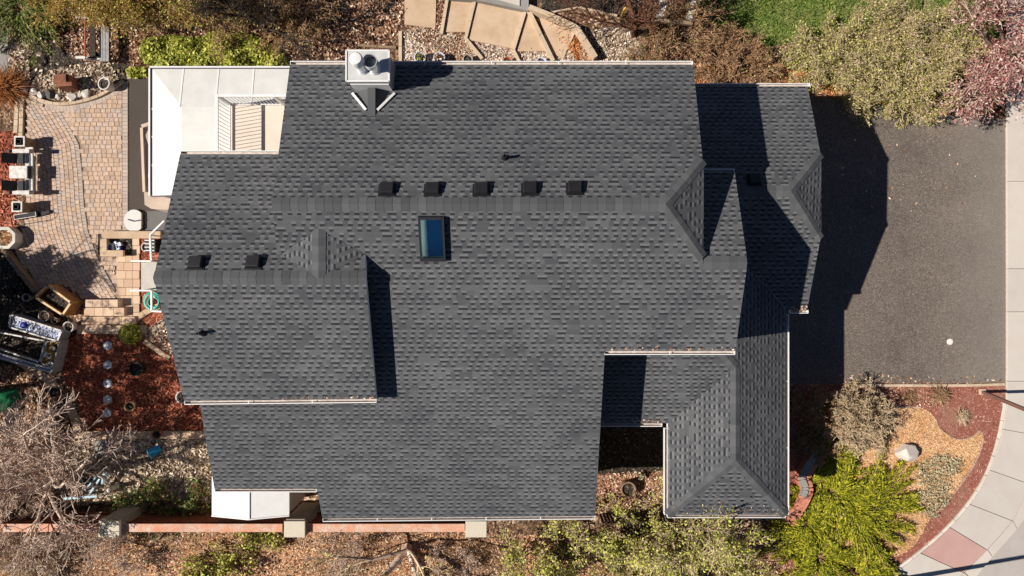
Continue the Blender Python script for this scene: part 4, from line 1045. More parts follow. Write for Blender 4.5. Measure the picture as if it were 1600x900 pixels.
# boulders
def rock(px, py, r, mat, label, name='garden_rock', group=None, seed=1, sq=.75, cat='rock', stretch=(1,1), sub=3):
    bm = bmesh.new(); bmesh.ops.create_icosphere(bm, subdivisions=sub, radius=1); rg = random.Random(seed)
    pl = [(Vector((rg.gauss(0,1), rg.gauss(0,1), rg.gauss(0,1))).normalized(), rg.uniform(.62, .9)) for _ in range(14)]
    for v in bm.verts:
        for n_, d_ in pl:
            e = v.co.dot(n_)-d_
            if e > 0: v.co -= n_*e
        v.co = Vector((v.co.x*r*stretch[0], v.co.y*r*stretch[1], v.co.z*r*sq))
    me = bpy.data.meshes.new(name); bm.to_mesh(me); bm.free()
    o = link(name, me, None, [mat]); o.location = G(px, py, r*sq*.45)+Vector((0,0,0)); return tag(o, label, cat, group)
gr = 'rocks along the curved bed edge'
for k, (px, py, r, m, lb) in enumerate(((38,141,.15,'stone','cream rock at the west end of the curved edging, by the rust grass'),(53,145,.18,'stone','grey rounded rock second from the west end of the row'),(65,149,.16,'stone','mid grey rock left of the black rock'),(78,148,.20,'darkstone','blackish rock in the middle of the rock row'),(91,151,.13,'stone','narrow upright pale rock right of the black rock'),(113,151,.20,'stone','wide white rock below the rusted fire box'),(125,149,.13,'stone','small white rock between two larger ones'),(136,146,.19,'stone','tan angular rock at the east end of the row'))):
    rock(px, py, r, M[m], lb, group=gr, seed=k+3)
rock(1416,708,.42,M['bouldertone'],'big pale boulder on the golden dry lawn',name='boulder',seed=11,cat='boulder',stretch=(1,.95))
for k,(px,py,r) in enumerate(((100,20,.10),(64,12,.12),(1025,68,.3),(985,48,.2))):
    rock(px,py,r,M['stone'],['small pale stone north of the soil bed','pale stone beneath the dark evergreen','pale flat rock by the timber arbor','grey rock at the foot of the bare plum tree'][k],seed=40+k)
# garden bench
bn = empty('garden_bench', G(140,62,0), 0, 'garden bench with grey boards, red back bar and white end frames', 'bench')
def lp(px, py, z): return G(px, py, z)-bn.location
part(MB().bar(lp(133,30,.75), lp(133,88,.75), .05, .05), 'back_bar', M['redmetal'], bn)
for py in (27, 90):
    part(MB().bar(lp(119,py,.62), lp(134,py,.66), .09, .06).bar(lp(134,py,.66), lp(141,py+3,.45), .10, .06).bar(lp(141,py+3,.45), lp(158,py+2,.42), .06, .06).bar(lp(136,py,.0), lp(136,py,.64), .06).bar(lp(156,py+2,0), lp(156,py+2,.42), .06), 'end_frame', M['resin'], bn)
for i in range(3): part(MB().bar(lp(158+i*5,42,.44), lp(158+i*5,96,.44), .10, .03), 'seat_board', M['greywood'], bn)
part(MB().bar(lp(145,30,.34), lp(145,88,.34), .2, .03), 'lower_board', M['darkbark'], bn)
# rusted fire box
fb = empty('fire_box', G(114,134,0), .06, 'rusted steel fire box with open notch beside the white pot', 'fire box')
part(MB().box((0,.0,.28),(.46,.44,.56)).box((.16,-.16,.62),(.5,.14,.10)), 'box', M['rust'], fb, bevel=.01); part(MB().box((-.04,.06,.585),(.42,.30,.05)), 'lid', M['rust'], fb); part(MB().box((.02,-.09,.60),(.3,.03,.03)), 'handle', M['black'], fb)
# twin garden seat with middle table (sling seats)
ts = empty('twin_garden_seat', G(26,268,0), 0, 'white framed twin garden seat with dark slings and a table between', 'garden seat')
def tp(px, py, z): return G(px, py, z)-ts.location
for ya, yb_ in ((238,255),(281,298)):
    ym = (ya+yb_)/2
    part(MB().add([tp(2,ya,.98),tp(27,ya+2,.55),tp(27,yb_+1,.55),tp(2,yb_-1,.98)],[(0,1,2,3)]), 'backrest', M['cushion'], ts)
    part(MB().add([tp(28,ya+2,.42),tp(41,ya+1,.45),tp(41,yb_,.45),tp(28,yb_+1,.42)],[(0,1,2,3)]), 'seat', M['cushion'], ts)
    part(MB().bar(tp(40,ym-9,.45), tp(40,ym+9,.45), .04, .04).box(tp(46,ym,.40), (.26,.74,.05)), 'footrest', M['resin'], ts)
for py, oy in ((236,-1),(301,1)):
    part(MB().bar(tp(20,py,.62), tp(46,py,.62), .14, .05), 'armrest', M['resin'], ts)
    part(MB().bar(tp(46,py,.60), tp(50,py,.0), .10, .08).bar(tp(12,py,.60), tp(12,py,.0), .08), 'leg', M['tan'], ts)
part(MB().box(tp(29,269,.60), (.62,.44,.05)), 'table_top', M['resin'], ts, bevel=.01); part(MB().box(tp(45,270,.48), (.03,.42,.22)), 'table_apron', M['cushion'], ts); part(MB().bar(tp(50,243,.3), tp(50,298,.3), .05, .3), 'front_panel', M['greywood'], ts)
# square planters
def planter(px, py, s, h, label, inside='soil', rim='resin', side='oldwood', group='square wooden planters beside the twin seat'):
    c = G(px, py, h); root = empty('square_planter', (c.x, c.y, 0), 0, label, 'planter', group)
    mb = MB(); w2 = s/2
    for x, y, a, b in ((-w2,0,.03,s),(w2,0,.03,s),(0,-w2,s-.03,.03),(0,w2,s-.03,.03)): mb.box((x,y,h/2),(a,b,h))
    part(mb, 'box', M[side], root); part(MB().box((0,0,h*.82),(s-.04,s-.04,.03)), 'soil', M[inside], root)
    rb = MB()
    for x, y, a, b in ((-w2,0,.05,s+.05),(w2,0,.05,s+.05),(0,-w2,s-.05,.05),(0,w2,s-.05,.05)): rb.box((x,y,h+.012),(a,b,.025))
    part(rb, 'rim', M[rim], root); part(MB().lathe([(s*.2,h*.86),(s*.26,h*.99),(s*.22,h*.99),(s*.18,h*.88)], (-.05,0,0), 16), 'inner_pot', M['black'], root)
planter(31,221,.32,.58,'brown square planter with white rim north of the twin seat'); planter(27,323,.32,.58,'brown square planter with white rim south of the twin seat')
tr = empty('planter_tray', G(46,338,0), math.atan2(.16,1), 'long narrow dark tray with white rim on the pavers', 'planter tray')
mb = MB(); part(mb.box((0,0,.1),(.76,.16,.2)), 'tray', M['cushion'], tr)
rb = MB()
for x, y, a, b in ((0,.08,.78,.02),(0,-.08,.78,.02),(-.39,0,.02,.14),(.39,0,.02,.14)): rb.box((x,y,.212),(a,b,.022))
part(rb, 'rim', M['resin'], tr); part(MB().box((.56,.0,.06),(.26,.15,.12)).lathe([(.07,0),(.07,.13)], (.76,.02,0), 12), 'end_block', M['cushion'], tr)
# octagonal stone planter
oc = empty('octagonal_planter', G(21,373,0), .39, 'octagonal pale stone planter with dry grass inside', 'planter')
part(MB().lathe([(.40,0),(.42,.38),(.42,.42),(.30,.42),(.29,.28),(.01,.26)], (0,0,0), 8), 'ring', M['palestone'], oc, bevel=.012); part(MB().lathe([(.29,.27),(.01,.30)], (0,0,0), 8), 'soil', M['slope'], oc)
V, Q = leaf_cloud(np.random.RandomState(4), 120, lambda rs, n: np.stack([rs.normal(-.05,.12,n), rs.normal(.02,.12,n), .3+rs.uniform(0,.16,n)],1), .13, .15); o = np_mesh('dry_plant', V, Q, M['drygrass'], oc)
hk = empty('plant_hook', G(33,352,0), 0, 'thin black shepherd hook standing behind the octagonal planter', 'plant hook')
part(MB().tube([(0,0,0),(0,0,1.1),(.05,.1,1.25),(.1,.22,1.2),(.1,.26,1.08)], .012, 6), 'hook', M['black'], hk)
gbm = empty('garden_board', G(30,412,0), 0, 'long diagonal weathered board edging the shaded garden bed', 'board'); q0, q1 = G(-6,366)-G(30,412), G(64,456)-G(30,412)
part(MB().bar(q0+Vector((0,0,.15)), q1+Vector((0,0,.15)), .16, .3), 'board', M['oldwood'], gbm)
# cedar planter
def frame_box(name, quad, h, label, wall, rim, fill, cat='planter', fillz=.75, t_=.07):
    P_ = [G(a, b, h) for a, b in quad]; c = sum(P_, Vector())/4; root = empty(name, (c.x, c.y, 0), 0, label, cat)
    P_ = [p-Vector((c.x, c.y, 0)) for p in P_]
    wb, rb = MB(), MB()
    for a, b in zip(P_, P_[1:]+P_[:1]):
        d = (b-a).normalized()*t_/2
        wb.bar(Vector((a.x,a.y,h/2))-d, Vector((b.x,b.y,h/2))+d, t_*.7, h-.01); rb.bar(a-d+Vector((0,0,.01)), b+d+Vector((0,0,.01)), t_, .03)
    part(wb, 'wall', M[wall], root); part(rb, 'rim', M[rim], root)
    A_ = MB(); A_.add([Vector((p.x*.96,p.y*.96,h*fillz)) for p in P_], [(0,1,2,3)]); part(A_, 'fill', M[fill], root); return root
frame_box('cedar_planter', [(55,464),(75,446),(111,473),(98,492)], .62, 'orange cedar planter box full of dark soil', 'wood', 'woodrim', 'soil')
wfb = frame_box('white_framed_bed', [(-22,515),(71,533),(62,566),(-22,538)], .48, 'raised bed with thin white frame and dark soil', 'oldwood', 'resin', 'soil', 'raised bed', .6, .05)
tb = frame_box('sheet_tray', [(17,492),(97,517),(90,533),(14,511)], .50, 'white edged tray covered with crumpled blue and white plastic sheet', 'greywood', 'resin', 'sheet', 'tray', .9, .05)
rg = random.Random(3)
sb = MB(); gv = []; nx_, ny_ = 40, 9
for jj in range(ny_+1):
    for ii in range(nx_+1):
        u_, v_ = .02+.96*ii/nx_, .04+.92*jj/ny_; a0 = (17+80*u_, 492+25*u_); a1 = (14+76*u_, 511+22*u_)
        gv.append(G(a0[0]*(1-v_)+a1[0]*v_, a0[1]*(1-v_)+a1[1]*v_, .455+rg.uniform(-.035, .045))-tb.location)
sb.add(gv, [(jj*(nx_+1)+ii, (jj+1)*(nx_+1)+ii, (jj+1)*(nx_+1)+ii+1, jj*(nx_+1)+ii+1) for jj in range(ny_) for ii in range(nx_)])
part(sb, 'plastic_sheet', M['sheet'], tb)
part(MB().lathe([(.11,0),(.12,.05),(.05,.07)], G(38,508,.46)-tb.location, 12), 'cobalt_bowl', M['cobalt'], tb); part(MB().lathe([(.07,0),(.07,.04)], G(61,517,.46)-tb.location, 10).lathe([(.06,0),(.06,.04)], G(57,509,.46)-tb.location, 10), 'black_cup', M['black'], tb)
sf = frame_box('white_shelf', [(-22,546),(82,577),(80,582),(-22,553)], .52, 'narrow white shelf of bottles below the raised bed', 'greywood', 'resin', 'sheet', 'shelf', .92, .04)
bs = frame_box('ochre_tray', [(73,534),(93,533),(83,576),(64,567)], .50, 'ochre board tray holding white pieces at the end of the raised bed', 'greywood', 'greywood', 'ochre', 'tray', .9, .04)
ob = MB()
for i in range(7): p = G(rg.uniform(70,84), rg.uniform(552,574), .47)-bs.location; ob.box(p, (rg.uniform(.08,.2), rg.uniform(.05,.12), .04), rg.uniform(0,3))
part(ob, 'white_pieces', M['white'], bs); part(MB().box(G(85,544,.47)-bs.location, (.12,.22,.05), -.15), 'dark_panel', M['black'], bs)
# covered furniture beside the patio roof
cf = empty('canvas_cover', G(240,260,0), 0, 'tan canvas covered furniture beside the white patio roof', 'canvas cover')
def cpt(px, py, z): return G(px, py, z)-cf.location
rim = [(221,197),(224,210),(222,230),(225,250),(224,275),(225,300),(226,320),(236,326),(262,328)]; zz = 1.0
mb = MB(); out = [cpt(a, b, zz+.03*math.sin(i*2)) for i, (a, b) in enumerate(rim)]; inn = [cpt(a+26, b if b < 300 else 306, zz-.12+.02*math.cos(i*3)) for i, (a, b) in enumerate(rim)]
foot = [Vector((p.x*1.0-.02, p.y, .0)) for p in out]; n = len(rim)
mb.add(out+inn+foot, [(i, i+1, n+i+1, n+i) for i in range(n-1)]+[(i+1, i, 2*n+i, 2*n+i+1) for i in range(n-1)])
part(mb, 'canvas', M['tan'], cf, True); part(MB().bar(cpt(222,198,1.0), cpt(240,192,.95), .12, .10).bar(cpt(222,200,1.02), cpt(226,300,1.02), .09, .09), 'rolled_edge', M['tan'], cf)
part(MB().add([cpt(225,212,.95),cpt(231,206,.9),cpt(233,255,.92),cpt(227,285,.98)],[(3,2,1,0)]), 'fold', plain('brown_canvas_fold', (.30,.21,.15), .9), cf)
# round lid lying low beside the trough
rt = empty('round_lid', G(213,345.5,0), 0, 'low round pale lid with a dark bent bar across, beside the stone trough', 'disc')
pts = [(.36*math.cos(a), .40*math.sin(a)) for a in np.linspace(.75, 2*math.pi-.75, 28)]
part(MB().prism(pts, .10, .15), 'top', M['table'], rt, bevel=.01); part(MB().prism([(x*.9, y*.9) for x, y in pts], 0, .10), 'base_ring', M['greypot'], rt); part(MB().bar((-.2,.04,.165),(.02,-.02,.165),.035,.025).bar((.02,-.02,.165),(.26,.02,.165),.035,.025), 'bent_bar', M['cushion'], rt)
# U shaped stone planter by the walk
up = empty('stone_trough', G(180,382,0), 0, 'U-shaped tan stone trough with dark pit and blue pieces', 'stone trough')
def u(px, py, z): return G(px, py, z)-up.location
part(MB().bar(u(160,367,.3), u(252,367,.3), .26, .12).bar(u(163,373,.3), u(163,396,.3), .24, .12).bar(u(158,396,.295), u(194,396,.295), .22, .12), 'coping', M['slab'], up, bevel=.01); part(MB().box(u(180,382,.05), (1.2,.75,.06)), 'pit_soil', M['soil'], up)
bb = MB(); 
for i in range(9): bb.box(u(rg.uniform(170,192), rg.uniform(378,392), .16), (rg.uniform(.06,.16), rg.uniform(.05,.12), .12), rg.uniform(0,3))
part(bb, 'pale_pieces', M['glasscap'], up); part(MB().lathe([(.08,0),(.09,.16),(.04,.2)], u(174,387,.08), 12).lathe([(.06,0),(.05,.12)], u(190,388,.08), 10), 'blue_bottle', M['cobalt'], up)
# storage rack by the west wall
rk = empty('wire_rack', G(246,385,0), 0, 'small white rack with dark shelves against the west wall', 'rack'); 
rkb = MB()
for k in range(4): rkb.box((0, .18-k*.12, .5), (.34, .03, .03))
part(rkb, 'bars', M['white'], rk); part(MB().box((0,0,.24),(.36,.46,.46)), 'body', M['black'], rk)
# hose
hs = MB()
for k in range(6):
    rr_ = .30-k*.025; zc = .03+.028*(k % 3); mbp = [(rr_*math.cos(a)+.015*k, rr_*1.05*math.sin(a)-.01*k, zc+.012*math.sin(3*a+k)) for a in np.linspace(0, 2*math.pi, 36)]
    hs.tube(mbp, .017, 6, cap=False)
o = hs.build('garden_hose', M['teal'], None, True); o.location = G(238,470,.1); tag(o, 'coiled teal garden hose beside the west stoop', 'hose')
tag(MB().prism([G(150,688), G(177,688), G(177,713), G(150,713)], .0, .07).build('slab_step', M['greyslab']), 'square grey slab lying at the edge of the river rock', 'slab')
bk = empty('blue_bucket', G(246,703,0), 0, 'bright blue bucket lying on the river rock', 'bucket'); bk.rotation_euler = (R(70),0,R(-60)); bk.location.z = .14
part(MB().lathe([(.13,-.2),(.18,.2),(.165,.2),(.12,-.17),(.01,-.17)], (0,0,0), 18), 'shell', M['blue'], bk, True); part(MB().tube([(.18*math.cos(a), .18*math.sin(a), .2) for a in np.linspace(0,6.28,20)], .015, 6, cap=False), 'lip', M['paleblue'], bk)
wb_ = empty('blue_garden_cart', G(140,768,0), 0, 'pale blue garden cart partly hidden by bare twigs', 'cart')
def wp_(px, py, z): return G(px, py, z)-wb_.location
part(MB().bar(wp_(100,779,.4), wp_(152,775,.4), .08, .06).bar(wp_(140,772,.45), wp_(156,748,.5), .06).bar(wp_(133,766,.42), wp_(150,745,.5), .05), 'frame', M['paleblue'], wb_); part(MB().box(wp_(131,758,.3), (.24,.5,.2), .5), 'tub', M['cushion'], wb_); part(MB().tube([wp_(165,738,.4), wp_(163,748,.42), wp_(160,756,.38)], [.10,.09,.05], 10), 'blue_can', M['paleblue'], wb_)
for k,(px,py,h_) in enumerate(((176,765,.35),(186,758,.5),(146,756,.4))):
    o = MB().box((0,0,h_/2),(.12,.14,h_)).lathe([(.09,h_),(.07,h_+.1),(.02,h_+.14)], (0,0,0), 10).build('garden_figure', M['palestone']); o.location = G(px,py,0); tag(o, ['short pale stone ornament beside the tall one on river rock','tall pale stone ornament with rounded top on river rock','pale stone ornament beside the blue cart'][k], 'ornament', 'pale stone garden ornaments')
gb_ = empty('green_tarp', G(8,626,0), .1, 'dark green tarp covered mound at the left edge', 'tarp')
bm = bmesh.new(); bmesh.ops.create_grid(bm, x_segments=14, y_segments=10, size=1)
for v in bm.verts: v.co = Vector((v.co.x*.62, v.co.y*.42, max(0,(1-v.co.x**2)*(1-v.co.y**2))**.5*.5+.03*math.sin(v.co.x*9)*math.cos(v.co.y*7)))
me = bpy.data.meshes.new('cover'); bm.to_mesh(me); bm.free(); o = link('cover', me, gb_, [M['green']])
tag(MB().prism([(0,0),(.35,.12),(.30,.25),(.05,.18),(-.12,.08)], 0, .03).build('grey_rag', M['tinygrey']), 'grey crumpled rag lying inside the red fence', 'rag').location = G(265,812,.3)
# arbor timbers at the north edge
ab = empty('timber_arbor', G(1060,20,0), 0, 'weathered timber arbor posts and beam beside the lawn', 'arbor')
def ap(px, py, z): return G(px, py, z)-ab.location
part(MB().bar(ap(1042,-20,.9), ap(1030,28,.9), .24, .2), 'side_beam', M['palestone'], ab); part(MB().bar(ap(1092,-20,.9), ap(1076,34,.9), .22, .2), 'side_beam', M['palestone'], ab); part(MB().bar(ap(1022,32,1.08), ap(1082,37,1.08), .12, .12), 'cross_beam', M['oldwood'], ab)
for q in ((1031,27),(1077,33)): part(MB().bar(ap(q[0],q[1],.8), Vector((ap(q[0],q[1],.8).x, ap(q[0],q[1],.8).y, 0)), .14), 'post', M['oldwood'], ab)
tag(MB().box((0,0,.3),(.12,.1,.6)).build('yellow_marker', plain('yellow_plastic',(.75,.52,.12),.5)), 'small yellow marker post at the foot of the bare plum', 'marker').location = G(973,24,0)
# leaning posts by the pavement
po = empty('leaning_post', G(1534,612,0), 0, 'brown square steel post leaning over the pavement edge', 'post')
part(MB().bar((0,0,0), (.08,-.62,4.2), .11), 'shaft', M['brownsteel'], po); part(MB().box((0,0,.03),(.22,.2,.06)), 'base_plate', M['edging'], po)
lpz = empty('lamp_post', G(1405,903,0), 0, 'tall dark lamp post at the bottom pavement edge casting a long shadow', 'lamp post')
part(MB().tube([(0,0,0),(0,0,6)], [.09,.065], 12), 'shaft', M['brownsteel'], lpz); part(MB().lathe([(.18,0),(.16,.25),(.1,.3)], (0,0,0), 14), 'base', M['brownsteel'], lpz); part(MB().lathe([(.1,6),(.25,6.1),(.28,6.4),(.05,6.6)], (0,0,0), 14), 'lantern', M['white'], lpz)
sk_ = empty('garden_stake', G(1393,884,0), 0, 'short dark stake at the corner of the red mulch strip', 'stake'); part(MB().bar((0,0,0),(.12,-.28,.45),.06), 'shaft', M['black'], sk_)

# ------------------------------------------------------------------ plants
def spray(name, px, py, label, cat, mat, r, h, nb, per, seed, group=None, ang=(0, 2*math.pi), lw=(.13,.035), wood='browntwig', droop=.35, width=.22):
    rs = np.random.RandomState(seed); root = empty(name, G(px, py), 0, label, cat, group)
    C, A, B, P0, P1 = [], [], [], [], []
    for i in range(nb):
        a = rs.uniform(*ang); L = r*rs.uniform(.35, 1.12); el = rs.uniform(.15, 1.0)*h; nseg = 5
        dirh = np.array([math.cos(a), math.sin(a), 0]); side = np.array([-dirh[1], dirh[0], 0]); bend = rs.uniform(-.35, .35)
        def pt(s): return dirh*L*s+side*bend*L*s*s+np.array([0,0,.08+el*(s*1.6-s*s*(1.0+droop))])
        for k in range(nseg): P0.append(pt(k/nseg)); P1.append(pt((k+1)/nseg))
        s = rs.uniform(.12, 1.03, per)**.8
        c = np.array([pt(x) for x in s]); w = width*L*(1.05-s)[:,None]*.9+.03
        off = rs.normal(0, 1, (per, 1))*w; c2 = c+side*off+np.stack([np.zeros(per), np.zeros(per), rs.normal(0, .05, per)], 1)
        d = dirh[None]*1.0+side[None]*np.sign(off)*rs.uniform(.1, .9, (per, 1))+side*2*bend*s[:,None]+rs.normal(0, .25, (per, 3)); d /= np.linalg.norm(d, axis=1, keepdims=True)
        e = np.cross(d, rvec(rs, per)); e[:,2] *= .45; e /= np.linalg.norm(e, axis=1, keepdims=True)+1e-9
        sz = rs.uniform(.6, 1.3, (per, 1)); C.append(c2); A.append(d*lw[0]*.5*sz); B.append(e*lw[1]*.5*sz)
    C, A, B = np.concatenate(C), np.concatenate(A), np.concatenate(B); C[:,2] = np.maximum(C[:,2], .02)
    V, Q = quads(C, A, B); np_mesh('foliage', V, Q, M[mat], root)
    n = len(P0); V, Q = tubes(np.array(P0), np.array(P1), np.full(n, .018), np.full(n, .012), 3); np_mesh('stem', V, Q, M[wood], root)
    return root
def blades(name, px, py, label, cat, mat, r, h, n, seed, group=None):
    rs = np.random.RandomState(seed); root = G(px, py)
    a = rs.uniform(0, 6.283, n); t_ = np.abs(rs.normal(0, .75, n)); L = h*rs.uniform(.5, 1.1, n)
    b = np.stack([rs.normal(0, r*.18, n), rs.normal(0, r*.18, n), np.zeros(n)], 1)
    d = np.stack([np.sin(t_)*np.cos(a), np.sin(t_)*np.sin(a), np.abs(np.cos(t_))], 1)
    mid = b+d*L[:,None]*.55; tip = mid+(d*np.array([1.3,1.3,.1]))*L[:,None]*.5; tip[:,2] = np.maximum(tip[:,2], .02)
    V, Q = tubes(np.concatenate([b, mid]), np.concatenate([mid, tip]), np.full(2*n, .009), np.concatenate([np.full(n, .008), np.full(n, .003)]), 3)
    o = np_mesh(name, V, Q, M[mat]); o.location = root; return tag(o, label, cat, group)

L3 = [(2,.5,.65),(2,.55,.7),(1.3,.6,.7)]; L2 = [(2.4,.5,.65),(2.2,.55,.75)]
# northwest
spray('evergreen_shrub', 40, 18, 'dark green evergreen at the upper left corner above the gravel path', 'evergreen', 'grasspine', 1.9, .9, 60, 150, 1, lw=(.11,.025))
gN = 'bare budding shrubs along the north-west edge'
def vase(n, spread, L, r, **k): return lambda rg: stems(rg, n, spread, L, r, **k)
for k, (px, py, L, lb, wd, lf, nl) in enumerate((
    (118,-2,1.6,'golden budding shrub north of the garden bench, nearest the evergreen','goldtwig','olive',900),
    (185,14,1.9,'golden twiggy shrub leaning over the garden bench','goldtwig','olive',1500),
    (252,0,2.0,'golden brown twiggy shrub north of the patio roof corner','goldtwig','olive',1500),
    (318,6,2.0,'brown and olive twiggy shrub above the yellow-green patch','browntwig','olive',1700),
    (388,2,1.9,'brown twiggy shrub north of the patio roof\'s east end','browntwig','olive',1300),
    (285,-25,2.0,'tawny bare shrub cut by the top edge of the photo','browntwig','olive',900),
    (455,24,1.5,'thin brown bare shrub northwest of the chimney','browntwig','olive',500))):
    plant('twiggy_shrub', px, py, lb, 'shrub', wd, vase(17, 1.15, L, .022, rad=.3), L3, 20+k, 'lime' if k in (0, 2, 3) else lf, int(nl*1.5), .045, .7, gN, minr=.0075)
# low yellow-green cover north of the patio roof
rs = np.random.RandomState(77)
POLY['lime'] = smooth_poly([(228,70),(265,58),(310,62),(345,52),(395,58),(438,80),(450,106),(400,108),(300,108),(240,106),(225,90)], 4)
C = sample(POLY['lime'], 9000, rs); C[:,2] = rs.uniform(.05, .38, len(C))*(.6+.4*np.sin(C[:,0]*5)*np.cos(C[:,1]*4)); C[:,2] = np.abs(C[:,2])+.03
V, Q = leaf_cloud(rs, len(C), lambda r_, n: C, .085, .75, .35); o = np_mesh('ground_cover', V, Q, M['lime']); tag(o, 'low yellow-green leafy cover north of the white patio roof', 'ground cover', kind='stuff')
C = sample([(200,108),(232,108),(232,124),(205,122)], 220, rs); C[:,2] = rs.uniform(.03,.25,len(C)); V, Q = leaf_cloud(rs, len(C), lambda r_, n: C, .09, .75, .3); tag(np_mesh('leafy_plant', V, Q, M['lime']), 'small yellow-green plant at the corner of the dark pad', 'plant')
# bare trees of the north side
plant('bare_tree', 425, 58, 'dark bare tree whose branch shadows fall west of the chimney', 'tree', 'darkbark', lambda rg: [((0,0,0),(.10,.42,1),2.6,.10),((0,0,.9),(.9,.5,.9),1.9,.06),((0,0,1.3),(-.6,.8,.9),1.6,.05),((0,0,.7),(.9,-.1,.5),1.8,.045)], [(2,.6,.6),(2.2,.55,.65),(1.6,.6,.7)], 5, None, minr=.011, jit=.16, thick='darkbark')
plant('bare_plum_tree', 990, 56, 'bare reddish plum tree with spreading twigs at the top of the photo', 'tree', 'redbark', lambda rg: [((0,0,0),(-.15,.25,1),1.3,.10),((0,0,.8),(-.7,.5,.75),2.2,.06),((0,0,.9),(.3,.7,.8),2.0,.06),((0,0,.7),(-.95,.05,.28),2.4,.06),((0,0,1.0),(.75,.35,.7),1.7,.05),((0,0,1.0),(-.4,.9,.8),2.2,.05)], [(2.2,.55,.6),(2.2,.55,.65),(1.5,.6,.7)], 9, None, minr=.009, jit=.16, thick='redbark')
gB = 'brown dormant shrubs between the gravel and the lawn'
plant('dormant_shrub', 1060, 72, 'dark brown dormant shrub spilling west over the pale gravel', 'shrub', 'browntwig', vase(34, 1.3, 1.5, .014, rad=.35), L2, 31, 'midgreen', 350, .05, .6, gB, minr=.0085)
plant('dormant_shrub', 1132, 100, 'rounded brown dormant shrub at the lawn corner', 'shrub', 'browntwig', vase(44, 1.2, .95, .012, rad=.35), L3, 32, None, 0, group=gB, minr=.008)
plant('dormant_shrub', 1178, 112, 'low brown dormant shrub just above the garage eave', 'shrub', 'browntwig', vase(36, 1.3, .85, .012, rad=.3), L2, 33, 'olive', 250, .05, .6, gB, minr=.008)
plant('dormant_shrub', 1010, 92, 'greenish brown dormant shrub close to the north eave', 'shrub', 'browntwig', vase(30, 1.3, .8, .012, rad=.3), L2, 34, 'midgreen', 300, .05, .6, gB, minr=.008)
# olive shrubs and purple tree by the driveway
gO = 'olive spring shrubs between the lawn and the driveway'
for k, (px, py, L, lb) in enumerate(((1262,92,1.3,'olive spring shrub nearest the garage, westernmost of the row'),(1308,98,1.5,'olive spring shrub above the orange bark north of the driveway'),(1352,86,1.8,'tall olive spring shrub behind the driveway corner'),
    (1362,130,1.4,'olive spring shrub leaning over the driveway shadow'),(1410,104,1.8,'olive spring shrub in the middle of the driveway edge'),(1422,142,1.3,'low olive spring shrub with twigs over the asphalt'),(1452,96,1.4,'olive spring shrub beside the purple tree'))):
    plant('spring_shrub', px, py, lb, 'shrub', 'tantwig', vase(19, 1.15, L, .016, rad=.4), L3, 50+k, 'olive', 5600, .046, .6, gO, minr=.0075, lspread=.10)
plant('plum_tree', 1540, 98, 'purple-leaved plum tree over the driveway and pavement at the upper right', 'tree', 'palebark', lambda rg: [((0,0,0),(.02,.05,1),1.1,.12)]+[((0,0,.9+.1*(i % 3)),(math.cos(i*.75),math.sin(i*.75),.7),2.8,.06) for i in range(9)], [(2.4,.55,.6),(2.2,.6,.65),(1.5,.6,.7)], 61, 'purpleleaf', 17000, .065, .5, minr=.009, jit=.17, lspread=.12)
plant('plum_tree', 1600, 20, 'purple-leaved plum tree cut by the top right corner', 'tree', 'palebark', lambda rg: [((0,0,0),(.02,.05,1),1.0,.12)]+[((0,0,.9),(math.cos(i*.9),math.sin(i*.9),.8),2.2,.06) for i in range(7)], [(2.4,.55,.6),(2.2,.6,.65),(1.4,.6,.7)], 62, 'purpleleaf', 10000, .065, .5, minr=.009, jit=.17, lspread=.12)
# west side
plant('bare_tree', 118, 742, 'large pale bare tree filling the lower left corner', 'tree', 'palebark', lambda rg: [((0,0,0),(-.05,.05,1),1.3,.15)]+[((0,0,.6+.16*i),(math.cos(i*1.05+.4)*(.9 if i % 2 else .6),math.sin(i*1.05+.4)*.8,.9-.06*i),2.3-.05*i,.075) for i in range(9)]+[((0,0,1.2),(.25,.1,1),3.6,.08),((0,0,1.2),(.9,.5,1.1),3.4,.07)], [(2.3,.55,.6),(2.2,.55,.65),(1.6,.6,.7)], 71, None, minr=.013, jit=.17, thick='palebark')
plant('bare_tree', 38, 700, 'pale bare tree behind the larger one at the left edge', 'tree', 'palebark', lambda rg: [((0,0,0),(-.05,.05,1),1.0,.11)]+[((0,0,.5+.1*i),(math.cos(i*.9+.2),math.sin(i*.9+.2),.7),1.8,.05) for i in range(8)], [(2.3,.55,.6),(2.1,.55,.65),(1.4,.6,.7)], 72, None, minr=.013, jit=.17, thick='palebark')
plant('bare_shrub', 45, 800, 'low pale bare shrub in front of the fence at the left edge', 'shrub', 'palebark', vase(34, 1.25, 1.4, .014, rad=.4), L3, 73, None, 0, minr=.009)
plant('bare_shrub', 62, 868, 'pale bare shrub on the orange slope at the lower left', 'shrub', 'tantwig', vase(26, 1.25, 1.1, .012, rad=.4), L2, 74, None, 0, minr=.008)
plant('bare_shrub', 215, 858, 'thin bare shrub below the westernmost pillar', 'shrub', 'palebark', vase(13, 1.3, 1.1, .011, rad=.4), L2, 75, None, 0, minr=.008)
blades('rust_grass_clump', 16, 140, 'rust coloured ornamental grass west of the rock row', 'grass clump', 'rustgrass', .7, .95, 900, 5)
